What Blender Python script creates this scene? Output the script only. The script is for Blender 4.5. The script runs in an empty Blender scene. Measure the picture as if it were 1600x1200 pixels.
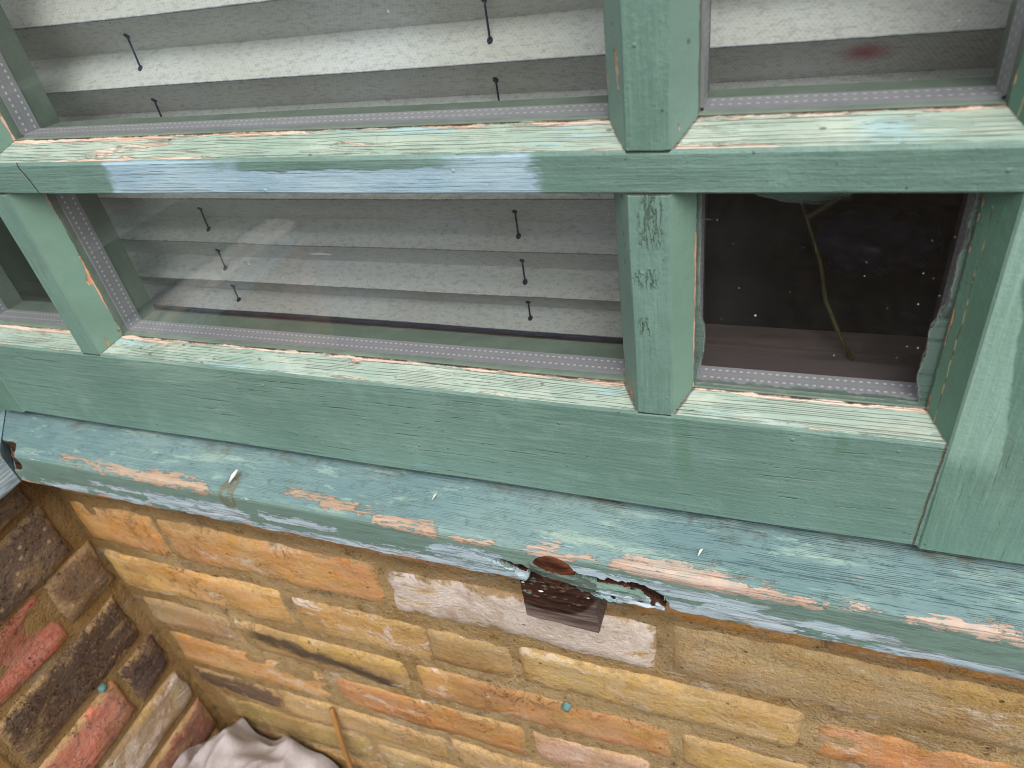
import bpy, math, random
from mathutils import Vector, Matrix, noise as mnoise

# ------------------------------------------------------------------ units
# Everything is laid out in survey units of 29 cm, measured from the lens; H lifts the ground to z = 0.
S = 0.29
GZ = -3.12
H = -GZ * S
def W(x, y, z): return Vector((x * S, y * S, z * S + H))
scene = bpy.context.scene
COL = scene.collection

# ------------------------------------------------------------------ camera
R = ((0.93464108, 0.32735106, -0.13887888), (0.09224952, -0.60039681, -0.7943637), (-0.34341823, 0.72963343, -0.5913535))
cd = bpy.data.cameras.new('camera'); cam = bpy.data.objects.new('camera', cd); COL.objects.link(cam)
r, d, f = (Vector(v) for v in R)
M = Matrix.Identity(4)
for i in range(3):
    M[i][0] = r[i]; M[i][1] = -d[i]; M[i][2] = -f[i]; M[i][3] = W(0, 0, 0)[i]
cam.matrix_world = M
cd.sensor_fit = 'HORIZONTAL'; cd.sensor_width = 36; cd.lens = 1108.87 / 1600 * 36
cd.clip_start = 0.01; cd.clip_end = 500
cd.dof.use_dof = True; cd.dof.focus_distance = 0.43; cd.dof.aperture_fstop = 11
scene.camera = cam

# ------------------------------------------------------------------ world, sun, exposure
SUN_EL, SUN_AZ = math.radians(58), math.radians(150)     # azimuth from +Y towards +X
wd = bpy.data.worlds.new('World'); scene.world = wd; wd.use_nodes = True
nt = wd.node_tree; nt.nodes.clear()
sky = nt.nodes.new('ShaderNodeTexSky'); sky.sky_type = 'NISHITA'; sky.sun_disc = False
sky.sun_elevation = SUN_EL; sky.sun_rotation = SUN_AZ; sky.air_density = 1.0; sky.dust_density = 6.0; sky.ozone_density = 1.0
hs = nt.nodes.new('ShaderNodeHueSaturation'); hs.inputs['Saturation'].default_value = 0.30
bg = nt.nodes.new('ShaderNodeBackground'); bg.inputs[1].default_value = 0.14
wo = nt.nodes.new('ShaderNodeOutputWorld')
nt.links.new(sky.outputs[0], hs.inputs['Color']); nt.links.new(hs.outputs[0], bg.inputs[0]); nt.links.new(bg.outputs[0], wo.inputs[0])
sl = bpy.data.lights.new('sun', 'SUN'); sl.energy = 0.9; sl.angle = math.radians(40); sl.color = (1.0, 0.95, 0.88)
sun = bpy.data.objects.new('sun', sl); COL.objects.link(sun)
sdir = Vector((math.sin(SUN_AZ) * math.cos(SUN_EL), math.cos(SUN_AZ) * math.cos(SUN_EL), math.sin(SUN_EL)))
sun.rotation_euler = sdir.to_track_quat('Z', 'Y').to_euler(); sun.location = (0.5, -3, 4)
vs = scene.view_settings
vs.view_transform = 'Standard'; vs.look = 'None'; vs.exposure = 0.35; vs.gamma = 1.0; vs.use_curve_mapping = False
try:
    scene.cycles.max_bounces = 5; scene.cycles.diffuse_bounces = 2; scene.cycles.filter_width = 1.0; scene.cycles.transparent_max_bounces = 12; scene.cycles.adaptive_threshold = 0.01
except Exception: pass

# ------------------------------------------------------------------ node helper
def lin(c):
    return tuple((v / 255 / 12.92) if v / 255 <= 0.04045 else ((v / 255 + 0.055) / 1.055) ** 2.4 for v in c[:3])
class T:
    """A material under construction; socket values combine with + - * /."""
    def __init__(s, name):
        s.m = bpy.data.materials.new(name); s.m.use_nodes = True
        s.nt = s.m.node_tree; s.nt.nodes.clear()
        s.out = s.nt.nodes.new('ShaderNodeOutputMaterial')
        g = s.nt.nodes.new('ShaderNodeNewGeometry'); s.geo = g
        off = s.vm('SUBTRACT', g.outputs['Position'], (0, 0, H)); s.P = s.vm('SCALE', off, scale=1 / S)
        sx = s.nt.nodes.new('ShaderNodeSeparateXYZ'); s.nt.links.new(s.P, sx.inputs[0])
        s.x, s.y, s.z = (V(s, sx.outputs[i]) for i in range(3))
        uv = s.nt.nodes.new('ShaderNodeUVMap'); uv.uv_map = 'UVMap'
        su = s.nt.nodes.new('ShaderNodeSeparateXYZ'); s.nt.links.new(uv.outputs[0], su.inputs[0])
        s.UV = uv.outputs[0]; s.u, s.v = V(s, su.outputs[0]), V(s, su.outputs[1])
    def put(s, sock, val):
        if isinstance(val, V): s.nt.links.new(val.s, sock)
        elif hasattr(val, 'links'): s.nt.links.new(val, sock)
        else: sock.default_value = val
    def vm(s, op, a, b=None, scale=None):
        n = s.nt.nodes.new('ShaderNodeVectorMath'); n.operation = op; s.put(n.inputs[0], a)
        if b is not None: s.put(n.inputs[1], b)
        if scale is not None: n.inputs['Scale'].default_value = scale
        return n.outputs[0]
    def scl(s, k, vec=None): return s.vm('MULTIPLY', vec or s.P, k)
    def math(s, op, a, b=None, c=None):
        n = s.nt.nodes.new('ShaderNodeMath'); n.operation = op
        for i, v in enumerate((a, b, c)):
            if v is not None: s.put(n.inputs[i], v)
        return V(s, n.outputs[0])
    def noise(s, vec, scale=1.0, detail=2.0, rough=0.5, dist=0.0):
        n = s.nt.nodes.new('ShaderNodeTexNoise'); s.put(n.inputs['Vector'], vec)
        n.inputs['Scale'].default_value = scale; n.inputs['Detail'].default_value = detail
        n.inputs['Roughness'].default_value = rough; n.inputs['Distortion'].default_value = dist
        return V(s, n.outputs[0])
    def vor(s, vec, scale, feature='F1'):
        n = s.nt.nodes.new('ShaderNodeTexVoronoi'); n.feature = feature; s.put(n.inputs['Vector'], vec); n.inputs['Scale'].default_value = scale
        if feature != 'F1': return V(s, n.outputs['Distance']), None
        sc = s.nt.nodes.new('ShaderNodeSeparateColor'); s.nt.links.new(n.outputs['Color'], sc.inputs[0])
        return V(s, n.outputs['Distance']), V(s, sc.outputs[0])
    def ramp(s, val, a, b):
        n = s.nt.nodes.new('ShaderNodeMapRange'); n.interpolation_type = 'SMOOTHSTEP'
        s.put(n.inputs[0], val)
        if a < b: lo, hi, t0, t1 = a, b, 0, 1
        else: lo, hi, t0, t1 = b, a, 1, 0
        for i, v in zip((1, 2, 3, 4), (lo, hi, t0, t1)): n.inputs[i].default_value = v
        return V(s, n.outputs[0])
    def mix(s, fac, a, b):
        n = s.nt.nodes.new('ShaderNodeMix'); n.data_type = 'RGBA'
        s.put(n.inputs[0], fac)
        for i, c in ((6, a), (7, b)):
            s.put(n.inputs[i], (*c, 1) if isinstance(c, tuple) else c)
        return n.outputs[2]
    def box(s, u, v, u0, u1, v0, v1, wu=0.02, wv=0.02):
        """1 inside the rectangle, soft at its edges."""
        return s.ramp(u, u0 - wu, u0 + wu) * s.ramp(u, u1 + wu, u1 - wu) * s.ramp(v, v0 - wv, v0 + wv) * s.ramp(v, v1 + wv, v1 - wv)
    def anymax(s, lst):
        r = lst[0]
        for q in lst[1:]: r = s.math('MAXIMUM', r, q)
        return r
    def bump(s, h, strength=0.5, dist=0.002, normal=None):
        n = s.nt.nodes.new('ShaderNodeBump'); s.put(n.inputs['Height'], h)
        n.inputs['Strength'].default_value = strength; n.inputs['Distance'].default_value = dist
        if normal is not None: s.nt.links.new(normal, n.inputs['Normal'])
        return n.outputs[0]
    def attr(s, name, kind='GEOMETRY'):
        n = s.nt.nodes.new('ShaderNodeAttribute'); n.attribute_type = kind; n.attribute_name = name
        return V(s, n.outputs['Fac'])
    def finish(s, col, rough=0.6, normal=None, spec=0.4, **kw):
        b = s.nt.nodes.new('ShaderNodeBsdfPrincipled')
        s.put(b.inputs['Base Color'], (*col, 1) if isinstance(col, tuple) else col)
        s.put(b.inputs['Roughness'], rough); b.inputs['Specular IOR Level'].default_value = spec
        if normal is not None: s.nt.links.new(normal, b.inputs['Normal'])
        for k, v in kw.items(): s.put(b.inputs[k], v)
        s.nt.links.new(b.outputs[0], s.out.inputs[0]); s.bsdf = b
        return s.m
class V:
    def __init__(s, t, sock): s.t, s.s = t, sock
    def __add__(s, o): return s.t.math('ADD', s, o)
    __radd__ = __add__
    def __mul__(s, o): return s.t.math('MULTIPLY', s, o)
    __rmul__ = __mul__
    def __sub__(s, o): return s.t.math('SUBTRACT', s, o)
    def __rsub__(s, o): return s.t.math('SUBTRACT', o, s)
    def __truediv__(s, o): return s.t.math('DIVIDE', s, o)
    def abs(s): return s.t.math('ABSOLUTE', s)
    def frac(s): return s.t.math('FRACT', s)

# ------------------------------------------------------------------ materials
WOOD_PINK, WOOD_ORANGE, BLUE = lin((204, 176, 156)), lin((188, 134, 92)), lin((160, 190, 204))
def grain(t, axis, along=5.0, across=70.0):
    return t.scl({'x': (along, across, across), 'y': (across, along, across), 'z': (across, across, along)}[axis])
def cracks(t, axis, along=6.0, across=75.0, width=0.022, lo=0.42, hi=0.62, seedscale=3.0):
    n = t.noise(grain(t, axis, along, across), 1, 3, 0.6, 0.6)
    line = t.ramp((n - 0.5).abs(), width, 0.0)
    return line * t.ramp(t.noise(t.P, seedscale, 2), lo, hi)

def hairlines(t, axis, count, width, lo, hi, wander=2.5, seg=5.0):
    """Long thin splits following the grain; v runs across the face."""
    a = t.noise(grain(t, axis, 2.0, 5), 1, 3, 0.6); b = t.noise(grain(t, axis, 9, 14), 1, 3, 0.6)
    ph = (t.v * count + (a - 0.5) * wander + (b - 0.5) * 0.7).frac()
    ln = t.ramp((ph - 0.5).abs(), width, width * 0.35)
    return ln * t.ramp(t.noise(grain(t, axis, seg, 75), 1, 3, 0.65), lo, hi)

def green_paint(name, axis, base=(110, 142, 131), edge=0.5, blue_patch=False, stile_patch=False, drips=False, grooves=0.0):
    t = T(name); P = t.P
    big = t.noise(P, 2.2, 4, 0.6); gr = t.noise(grain(t, axis), 1, 4, 0.6); fine = t.noise(P, 160, 2); mid = t.noise(P, 28, 3, 0.6)
    b = lin(base)
    c = t.mix(t.ramp(big, 0.3, 0.72), tuple(v * 0.86 for v in b), tuple(min(1, v * 1.12) for v in (b[0] * 1.05, b[1], b[2] * 1.03)))
    c = t.mix(t.ramp(gr, 0.5, 0.78) * 0.35, c, lin((140, 172, 158)))
    c = t.mix(t.ramp(t.noise(grain(t, axis, 3, 40), 1, 3, 0.65), 0.64, 0.76) * t.ramp(big, 0.48, 0.6) * 0.55, c, lin((158, 186, 176)))
    ck = t.anymax([hairlines(t, axis, 16, 0.10, 0.57, 0.66), hairlines(t, axis, 31, 0.13, 0.60, 0.68, 4.0, 9.0)]) * t.ramp(big, 0.40, 0.55) * (1.0 if axis == 'x' else 0.3)
    c = t.mix(ck * 0.7, c, lin((62, 74, 62)))
    bru = t.noise(grain(t, axis, 7, 150), 1, 3, 0.7); c = t.mix(t.ramp(bru, 0.52, 0.72) * 0.22, c, lin((150, 176, 164))); c = t.mix(t.ramp(bru, 0.46, 0.28) * 0.25, c, lin((82, 112, 98)))
    blot = t.noise(P, 11, 5, 0.7); c = t.mix(t.ramp(blot, 0.52, 0.66) * 0.16, c, lin((92, 122, 106))); c = t.mix(t.ramp(blot, 0.46, 0.34) * 0.25, c, lin((136, 168, 156)))
    dst = t.noise(P, 95, 4, 0.75); c = t.mix(t.ramp(dst, 0.60, 0.72) * 0.35, c, lin((74, 92, 76)))
    grm = t.ramp(t.noise(P, 4.5, 5, 0.7), 0.55, 0.72); c = t.mix(grm * 0.30, c, lin((98, 112, 96)))
    vd, vr = t.vor(P, 55); speck = t.ramp(vd, 0.16, 0.07) * t.ramp(vr, 0.93, 0.95)
    c = t.mix(speck * 0.7, c, lin((60, 66, 56)))
    vd2, vr2 = t.vor(P, 23); blis = t.ramp(vd2, 0.12, 0.03) * t.ramp(vr2, 0.8, 0.84)
    vd3, vr3 = t.vor(t.scl((1.0, 1.0, 1.0)), 9); fl = t.ramp(vd3 + (mid - 0.5) * 0.2, 0.06, 0.03) * t.ramp(vr3, 0.9, 0.92)
    c = t.mix(fl * 0.8, c, lin((205, 214, 208)))
    h = fine * 0.2 + gr * 0.3 + mid * 0.2 + bru * 0.4 + dst * 0.25 - ck * 1.0 + blis * 0.5
    # worn arrises: v runs 0..1 across each face
    nz = t.noise(grain(t, axis, 14, 30), 1, 3, 0.6)
    wear = t.anymax([t.ramp(t.v + (nz - 0.5) * 0.16, 0.025, -0.02), t.ramp(1.0 - t.v + (nz - 0.5) * 0.16, 0.02, -0.03)]) * t.ramp(nz, 0.5, 0.6)
    c = t.mix(wear * edge, c, lin((188, 176, 154)))
    if blue_patch:
        n2 = t.noise(grain(t, 'x', 9, 22), 1, 4, 0.62)
        e = (n2 - 0.5)
        top = t.ramp(t.x + e * 0.3, -1.1, -0.95) * t.ramp(t.x + e * 0.3, -0.42, -0.62)
        m = t.box(t.x + e * 0.10, t.z + e * 0.018, -1.30, -0.385, -0.46, -0.374, 0.012, 0.003)
        m = m * (1.0 - top * t.ramp(t.z + e * 0.024, -0.398, -0.394))
        pc = t.mix(t.ramp(n2, 0.35, 0.7), lin((158, 188, 204)), lin((178, 204, 216)))
        ck2 = hairlines(t, 'x', 9, 0.09, 0.50, 0.58, 2.0)
        pc = t.mix(ck2 * 0.65, pc, lin((84, 94, 92)))
        c = t.mix(m, c, pc); h = h - m * 0.3 - ck2 * m * 0.6
        jt = t.ramp((t.x + 1.544 - (t.z + 0.376) * -0.35 + (mid - 0.5) * 0.012).abs(), 0.0035, 0.001)
        c = t.mix(jt * 0.8, c, lin((70, 66, 48))); h = h - jt * 1.5
    if stile_patch:
        e = t.noise(P, 14, 3, 0.6) - 0.5
        m = t.ramp(t.x - (t.z + 0.54) * -0.148 + e * 0.02, 0.312, 0.306) * t.ramp(t.z + e * 0.10, -0.95, -0.87)
        c = t.mix(m * 0.75, c, t.mix(t.ramp(gr, 0.3, 0.7), lin((140, 176, 160)), lin((156, 190, 176))))
    if drips:
        w = t.noise(P, 6, 2) - 0.5
        m = t.box(t.x + w * 0.02, t.z, -0.165, -0.135, -1.03, -0.88, 0.008, 0.02)
        m = t.anymax([m, t.box(t.x + w * 0.02, t.z, 0.115, 0.135, -0.93, -0.88, 0.004, 0.01)])
        c = t.mix(m * 0.45, c, lin((88, 128, 104)))
        jt = t.ramp((t.x - 0.279 + (t.z + 0.88) * -0.025 + (mid - 0.5) * 0.006).abs(), 0.0024, 0.0008)
        c = t.mix(jt * 0.85, c, lin((92, 78, 52))); h = h - jt * 1.5
        st = t.ramp(t.noise(grain(t, 'x', 1.6, 14), 1, 4, 0.65), 0.58, 0.7) * t.ramp(t.v, 0.5, 0.2)
        c = t.mix(st * 0.45, c, lin((146, 174, 160)))
        bp = t.ramp(t.noise(grain(t, 'x', 7, 30), 1, 3), 0.68, 0.72) * t.ramp(t.noise(P, 1.7, 2), 0.52, 0.6)
        c = t.mix(bp * 0.6, c, lin((126, 162, 168)))
    if axis == 'z' and not stile_patch:
        jl = t.anymax([t.ramp((t.z - q + (mid - 0.5) * 0.006).abs(), 0.0038, 0.001) for q in (-.3756, -.880, -.4407)])
        c = t.mix(jl * 0.8, c, lin((64, 56, 40))); h = h - jl
    if grooves:
        gm = t.ramp((t.noise(t.scl((85, 60, 16)), 1, 4, 0.7, 0.3) - 0.5).abs(), 0.04, 0.0) * t.anymax([t.box(t.x + (mid - 0.5) * 0.03, t.z + (mid - 0.5) * 0.05, -0.218, -0.186, -0.53, -0.445, 0.006, 0.01), t.box(t.x + (mid - 0.5) * 0.03, t.z, -0.228, -0.196, -0.605, -0.575, 0.006, 0.008), t.box(t.x, t.z, -0.226, -0.205, -0.70, -0.67, 0.006, 0.01)])
        c = t.mix(gm * 0.65, c, lin((74, 88, 66))); h = h - gm * 1.2 * grooves
    return t.finish(c, rough=t.math('ADD', mid * 0.2, 0.38), normal=t.bump(h, 0.6, 0.0018), spec=0.4)

def chamfer_paint(name, axis='x', bare=0.5, edge_bare=True, base=(160, 177, 165)):
    """Weathered sloping putty face: chalky pale paint, split along the grain, peeling to bare wood. v: 0 glass, 1 front arris."""
    t = T(name); P = t.P
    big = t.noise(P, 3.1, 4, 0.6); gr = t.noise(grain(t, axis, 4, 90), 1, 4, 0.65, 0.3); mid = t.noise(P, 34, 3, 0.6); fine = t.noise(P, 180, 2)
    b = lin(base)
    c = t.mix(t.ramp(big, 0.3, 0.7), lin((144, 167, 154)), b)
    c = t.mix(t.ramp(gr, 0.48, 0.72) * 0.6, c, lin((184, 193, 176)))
    bl = t.ramp(t.noise(grain(t, axis, 3, 16), 1, 4, 0.6), 0.6, 0.68)
    c = t.mix(bl * 0.6, c, lin((150, 186, 192)))
    ck = hairlines(t, axis, 8, 0.10, 0.44, 0.54, 2.2, 4.0); ck2 = hairlines(t, axis, 17, 0.14, 0.48, 0.58, 4.0, 8.0)
    ck = t.anymax([ck, ck2 * 0.75])
    # bare wood
    n = t.noise(grain(t, axis, 5, 44), 1, 6, 0.72, 0.3); n2 = t.noise(P, 2.4, 3)
    bias = t.ramp(t.v, 0.30, 0.0) * 0.27 + t.ramp(t.v, 0.85, 1.0) * 0.08 if edge_bare else 0.0
    m = t.ramp(n + bias + (n2 - 0.5) * 0.5 * bare, 0.66 - 0.06 * bare, 0.69 - 0.06 * bare)
    wood = t.mix(t.ramp(t.noise(grain(t, axis, 5, 60), 1, 4, 0.6), 0.35, 0.65), WOOD_PINK, lin((216, 196, 180)))
    wood = t.mix(t.ramp(t.noise(P, 5, 3), 0.58, 0.68) * 0.45, wood, WOOD_ORANGE)
    c = t.mix(m, c, wood)
    lip = t.ramp((n + bias + (n2 - 0.5) * 0.5 * bare - 0.66 + 0.06 * bare).abs(), 0.012, 0.0)
    c = t.mix(lip * 0.35, c, lin((96, 92, 78)))
    c = t.mix(ck * 0.68, c, lin((86, 86, 70)))
    chk = t.ramp(t.noise(t.scl((7, 16, 16)), 1, 5, 0.72), 0.50, 0.66); c = t.mix(chk * 0.5, c, lin((190, 200, 186)))
    pk = t.ramp(t.noise(t.scl((4, 30, 30)), 1, 5, 0.72), 0.56, 0.70); c = t.mix(pk * 0.35, c, lin((196, 176, 156)))
    c = t.mix(t.ramp(t.noise(P, 75, 4, 0.75), 0.58, 0.70) * 0.4, c, lin((120, 132, 112)))
    vd, vr = t.vor(t.scl((1, 2, 2)), 30); c = t.mix(t.ramp(vd, 0.2, 0.1) * t.ramp(vr, 0.88, 0.92) * 0.7, c, lin((84, 78, 60)))
    # grime in the mitres against the uprights
    wob = (t.noise(P, 60, 3) - 0.5) * 0.008
    mit = t.anymax([t.ramp((t.x - gx - (fx - gx) * t.v + wob).abs(), 0.006, 0.0015) for fx, gx in ((-.169, -.137), (-.238, -.269), (-1.633, -1.571), (-1.697, -1.729), (.282, .2468))])
    c = t.mix(mit * 0.75, c, lin((66, 54, 38)))
    # dirt and mould where the putty meets the glass
    mould = t.ramp(t.v + (t.noise(grain(t, axis, 22, 22), 1, 4, 0.7) - 0.5) * 0.30, 0.085, 0.02)
    c = t.mix(mould * 0.9, c, lin((38, 40, 34)))
    h = gr * 0.5 + fine * 0.1 + mid * 0.15 - ck * 1.0 - m * 0.9
    return t.finish(c, rough=0.68, normal=t.bump(h, 0.7, 0.0018), spec=0.25)

def side_chamfer(name, base=(112, 156, 138), bare=0.3, line=False):
    t = T(name); P = t.P
    big = t.noise(P, 3.1, 4, 0.6); mid = t.noise(P, 30, 3, 0.6); gr = t.noise(grain(t, 'z', 5, 60), 1, 3, 0.6); fine = t.noise(P, 170, 2)
    b = lin(base)
    c = t.mix(t.ramp(big, 0.3, 0.7), tuple(v * 0.88 for v in b), tuple(v * 1.1 for v in b))
    n = t.noise(grain(t, 'z', 8, 26), 1, 4, 0.66)
    m = t.ramp(n + t.ramp(t.v, 0.16, 0.0) * (0.14 + 0.1 * bare), 0.66, 0.69)
    wood = t.mix(t.ramp(t.noise(grain(t, 'z', 6, 60), 1, 3), 0.4, 0.6), WOOD_PINK, lin((206, 146, 104)))
    c = t.mix(m, c, wood)
    mould = t.ramp(t.v + (t.noise(P, 40, 3, 0.7) - 0.5) * 0.12, 0.03, 0.0)
    c = t.mix(mould * 0.8, c, lin((60, 50, 36)))
    pl_ = t.ramp((t.v - 0.34 - (n - 0.5) * 0.25 - (t.noise(P, 4, 2) - 0.5) * 0.3).abs(), 0.03, 0.008) * t.ramp(t.noise(t.scl((6, 6, 12)), 1, 3), 0.42, 0.5) * (0.8 if line else 0.0)
    c = t.mix(pl_, c, t.mix(t.ramp(mid, 0.45, 0.55), lin((92, 74, 44)), lin((196, 176, 128))))
    ar = t.ramp(t.v + (n - 0.5) * 0.12, 0.975, 1.02); c = t.mix(ar * 0.6, c, lin((150, 140, 110)))
    vd, vr = t.vor(P, 40); sp = t.ramp(vd, 0.2, 0.1) * t.ramp(vr, 0.9, 0.93); c = t.mix(sp * 0.6, c, lin((70, 72, 56)))
    h = gr * 0.3 + mid * 0.4 + fine * 0.12 - m * 0.6
    return t.finish(c, rough=0.45, normal=t.bump(h, 0.6, 0.0018), spec=0.4)

def sill_paint(name, axis='x'):
    """Oak sill: teal chalked top, bare streaks on the nosing, grey-green front, pale blue undercoat along its foot.
    v: 0 back of top .. 1 nosing, 1.1 .. 2 front face, 2 .. underside.  rot: 1 inside the decayed split."""
    t = T(name); P = t.P; s = t.x if axis == 'x' else (t.y * -1.0 - 2.6)
    big = t.noise(P, 2.6, 4, 0.6); gr = t.noise(grain(t, axis, 4, 100), 1, 4, 0.65, 0.3); mid = t.noise(P, 30, 3, 0.6); fine = t.noise(P, 170, 2)
    top = t.mix(t.ramp(big, 0.35, 0.65), lin((108, 137, 140)), lin((126, 152, 152)))
    top = t.mix(t.ramp(t.noise(grain(t, axis, 4, 20), 1, 5, 0.66), 0.53, 0.68) * 0.7, top, lin((162, 184, 172)))
    top = t.mix(t.ramp(t.noise(grain(t, axis, 5, 22), 2.1, 5, 0.7), 0.58, 0.72) * 0.6, top, lin((100, 136, 146)))
    top = t.mix(t.ramp(t.noise(t.scl((9, 24, 24)), 1, 6, 0.75), 0.57, 0.64) * 0.55, top, lin((160, 188, 176)))
    top = t.mix(t.ramp(t.noise(P, 40, 4, 0.75), 0.56, 0.68) * 0.5, top, lin((84, 98, 94)))
    top = t.mix(t.ramp(t.noise(P, 13, 5, 0.75), 0.54, 0.68) * 0.35, top, lin((104, 116, 108)))
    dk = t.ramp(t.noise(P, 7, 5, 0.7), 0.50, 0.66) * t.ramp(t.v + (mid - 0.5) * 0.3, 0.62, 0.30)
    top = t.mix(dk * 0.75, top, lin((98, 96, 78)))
    far = t.ramp(s, -0.6, 0.6)
    ck = t.anymax([hairlines(t, axis, 26, 0.13, 0.50, 0.60, 2.6, 9.0), hairlines(t, axis, 47, 0.18, 0.48, 0.6, 4.0, 14.0)]) * (far * 0.7 + 0.25)
    front = t.mix(t.ramp(big, 0.35, 0.65), lin((112, 138, 128)), lin((122, 148, 138)))
    if axis == 'y': top = t.mix(0.25, top, lin((170, 194, 204)))  # return sill top paled: sky reflection painted into its colour
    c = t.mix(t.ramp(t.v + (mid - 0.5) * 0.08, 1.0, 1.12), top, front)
    c = t.mix(ck * 0.75 * t.ramp(t.v, 1.1, 0.95), c, lin((62, 78, 76)))
    e = t.noise(grain(t, axis, 15, 34), 1, 6, 0.74, 0.3) - 0.5; e2 = t.noise(grain(t, axis, 5, 14), 1.7, 4, 0.65) - 0.5
    u = s + e2 * 0.16 + e * 0.1; vv = t.v + e * 0.5 + (t.noise(P, 5, 3) - 0.5) * 0.12; eg = t.noise(grain(t, axis, 6, 120), 1, 4, 0.7) - 0.5; vv = vv + eg * 0.35; sharp = lambda q: t.ramp(q + eg * 0.5, 0.42, 0.56)
    strips = [(-1.84, -1.55, 0.99, 0.05), (-1.62, -1.32, 1.02, 0.075), (-1.10, -0.90, 0.93, 0.055), (-0.98, -0.82, 0.99, .035), (-0.83, -0.66, 1.06, 0.05), (-0.62, -0.54, 1.09, 0.05), (-0.47, -0.30, 1.07, 0.055),
              (-0.28, -0.02, 1.04, 0.10), (-0.08, 0.13, 1.09, 0.075), (0.16, 0.21, 1.06, 0.04), (0.24, 0.45, 1.05, 0.075), (0.7, 1.0, 1.05, 0.08)] if axis == 'x' else \
             [(-3.5, -2.3, 0.62, 0.16), (-3.5, -2.1, 1.0, 0.10)]
    m = sharp(t.anymax([t.box(u, vv, a, b_, c_ - w, c_ + w, 0.05, 0.05) for a, b_, c_, w in strips]))
    wood = t.mix(t.ramp(t.noise(grain(t, axis, 6, 70), 1, 4), 0.35, 0.65), lin((180, 150, 130)), lin((202, 180, 166)))
    wood = t.mix(t.ramp(eg, 0.06, 0.16) * 0.6, wood, lin((216, 190, 172))); wood = t.mix(t.ramp(eg, -0.06, -0.16) * 0.5, wood, lin((176, 120, 84)))
    wood = t.mix(t.ramp(s, -0.4, -0.75) * 0.6, wood, lin((184, 150, 122)))
    if axis == 'y': wood = t.mix(0.7, wood, lin((200, 190, 182)))
    c = t.mix(m * (0.72 + t.ramp(mid, 0.4, 0.6) * 0.25), c, wood)
    # small random bare flecks on the top
    m3 = t.ramp(t.noise(grain(t, axis, 9, 36), 1.3, 4, 0.65), 0.70, 0.73) * t.ramp(t.noise(P, 2, 1), 0.45, 0.6) * t.ramp(t.v, 1.1, 1.0)
    c = t.mix(m3 * 0.8, c, lin((176, 152, 128)))
    # pale blue undercoat along the foot of the front
    foot = t.ramp(vv + e2 * 0.5, 1.66, 1.80)
    foot = foot * t.ramp(t.noise(grain(t, axis, 6, 24), 1, 4, 0.7), 0.36, 0.5)
    bl = [(-1.76, -1.70, 1.50, 0.09), (-1.68, -1.57, 1.52, 0.09), (-1.56, -1.24, 1.60, 0.20), (-1.18, -0.94, 1.52, 0.12), (-0.70, -0.52, 1.46, 0.2), (-0.42, 0.04, 1.42, 0.13), (-0.1, 0.26, 1.66, 0.08), (0.1, 0.26, 1.62, 0.12)] if axis == 'x' else [(-4, -2.4, 1.5, 0.4)]
    mb = sharp(t.anymax([foot] + [t.box(u, vv, a, b_, c_ - w, c_ + w, 0.05, 0.05) for a, b_, c_, w in bl]))
    m4 = t.ramp(t.noise(grain(t, axis, 8, 30), 0.9, 4, 0.7), 0.66, 0.68) * t.box(t.v, t.v, 0.8, 1.3, 0.8, 1.3, 0.1, 0.1) * t.ramp(s, 0.2, -0.8)
    mb = t.anymax([mb, m4 * 0.8])
    pb = t.mix(t.ramp(gr, 0.35, 0.7), lin((166, 190, 202)), lin((198, 212, 220)))
    pb = t.mix(cracks(t, axis, 5, 60, 0.05, 0.4, 0.5, 4) * 0.7, pb, lin((90, 92, 84)))
    c = t.mix(mb, c, pb)
    bare = t.ramp(t.noise(grain(t, axis, 10, 40), 1, 4, 0.7) + t.ramp(t.v, 1.75, 2.0) * 0.12, 0.68, 0.70) * t.ramp(t.v, 1.5, 1.7)
    c = t.mix(bare, c, lin((196, 164, 146)))
    if axis == 'x':   # resinous knot
        rr_ = t.math('SQRT', (s + 1.26) * (s + 1.26) * 5.0 + (t.v - 1.12) * (t.v - 1.12) * 0.022) + e * 0.03
        kn = t.anymax([t.ramp((rr_ - 0.045).abs(), 0.02, 0.0), t.ramp(rr_, 0.075, 0.02) * t.ramp(mid, 0.42, 0.55)])
        c = t.mix(kn * 0.7, c, lin((112, 100, 66)))
    rot = t.attr('rot')
    rw = t.mix(t.ramp(t.noise(grain(t, axis, 8, 60), 1, 4, 0.7), 0.35, 0.68), lin((28, 17, 12)), lin((92, 56, 38)))
    c = t.mix(t.ramp(rot + e * 0.9 + eg * 0.5, 0.36, 0.46), c, rw)
    h = gr * 0.5 + mid * 0.2 + fine * 0.1 - ck * 0.9 - m * 0.8 - mb * 0.25 - bare * 0.5
    return t.finish(c, rough=0.62, normal=t.bump(h, 0.7, 0.0018), spec=0.28)

def plain(name, col, rough=0.6, bump_s=0.3, nscale=20, var=0.2, spec=0.3, vec=None, dist=0.002, **kw):
    t = T(name); n = t.noise(t.scl(vec) if vec else t.P, nscale, 4, 0.6); c = lin(col)
    cc = t.mix(t.ramp(n, 0.3, 0.7), tuple(v * (1 - var) for v in c), tuple(min(1, v * (1 + var)) for v in c))
    return t.finish(cc, rough, t.bump(n, bump_s, dist), spec, **kw)

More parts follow.
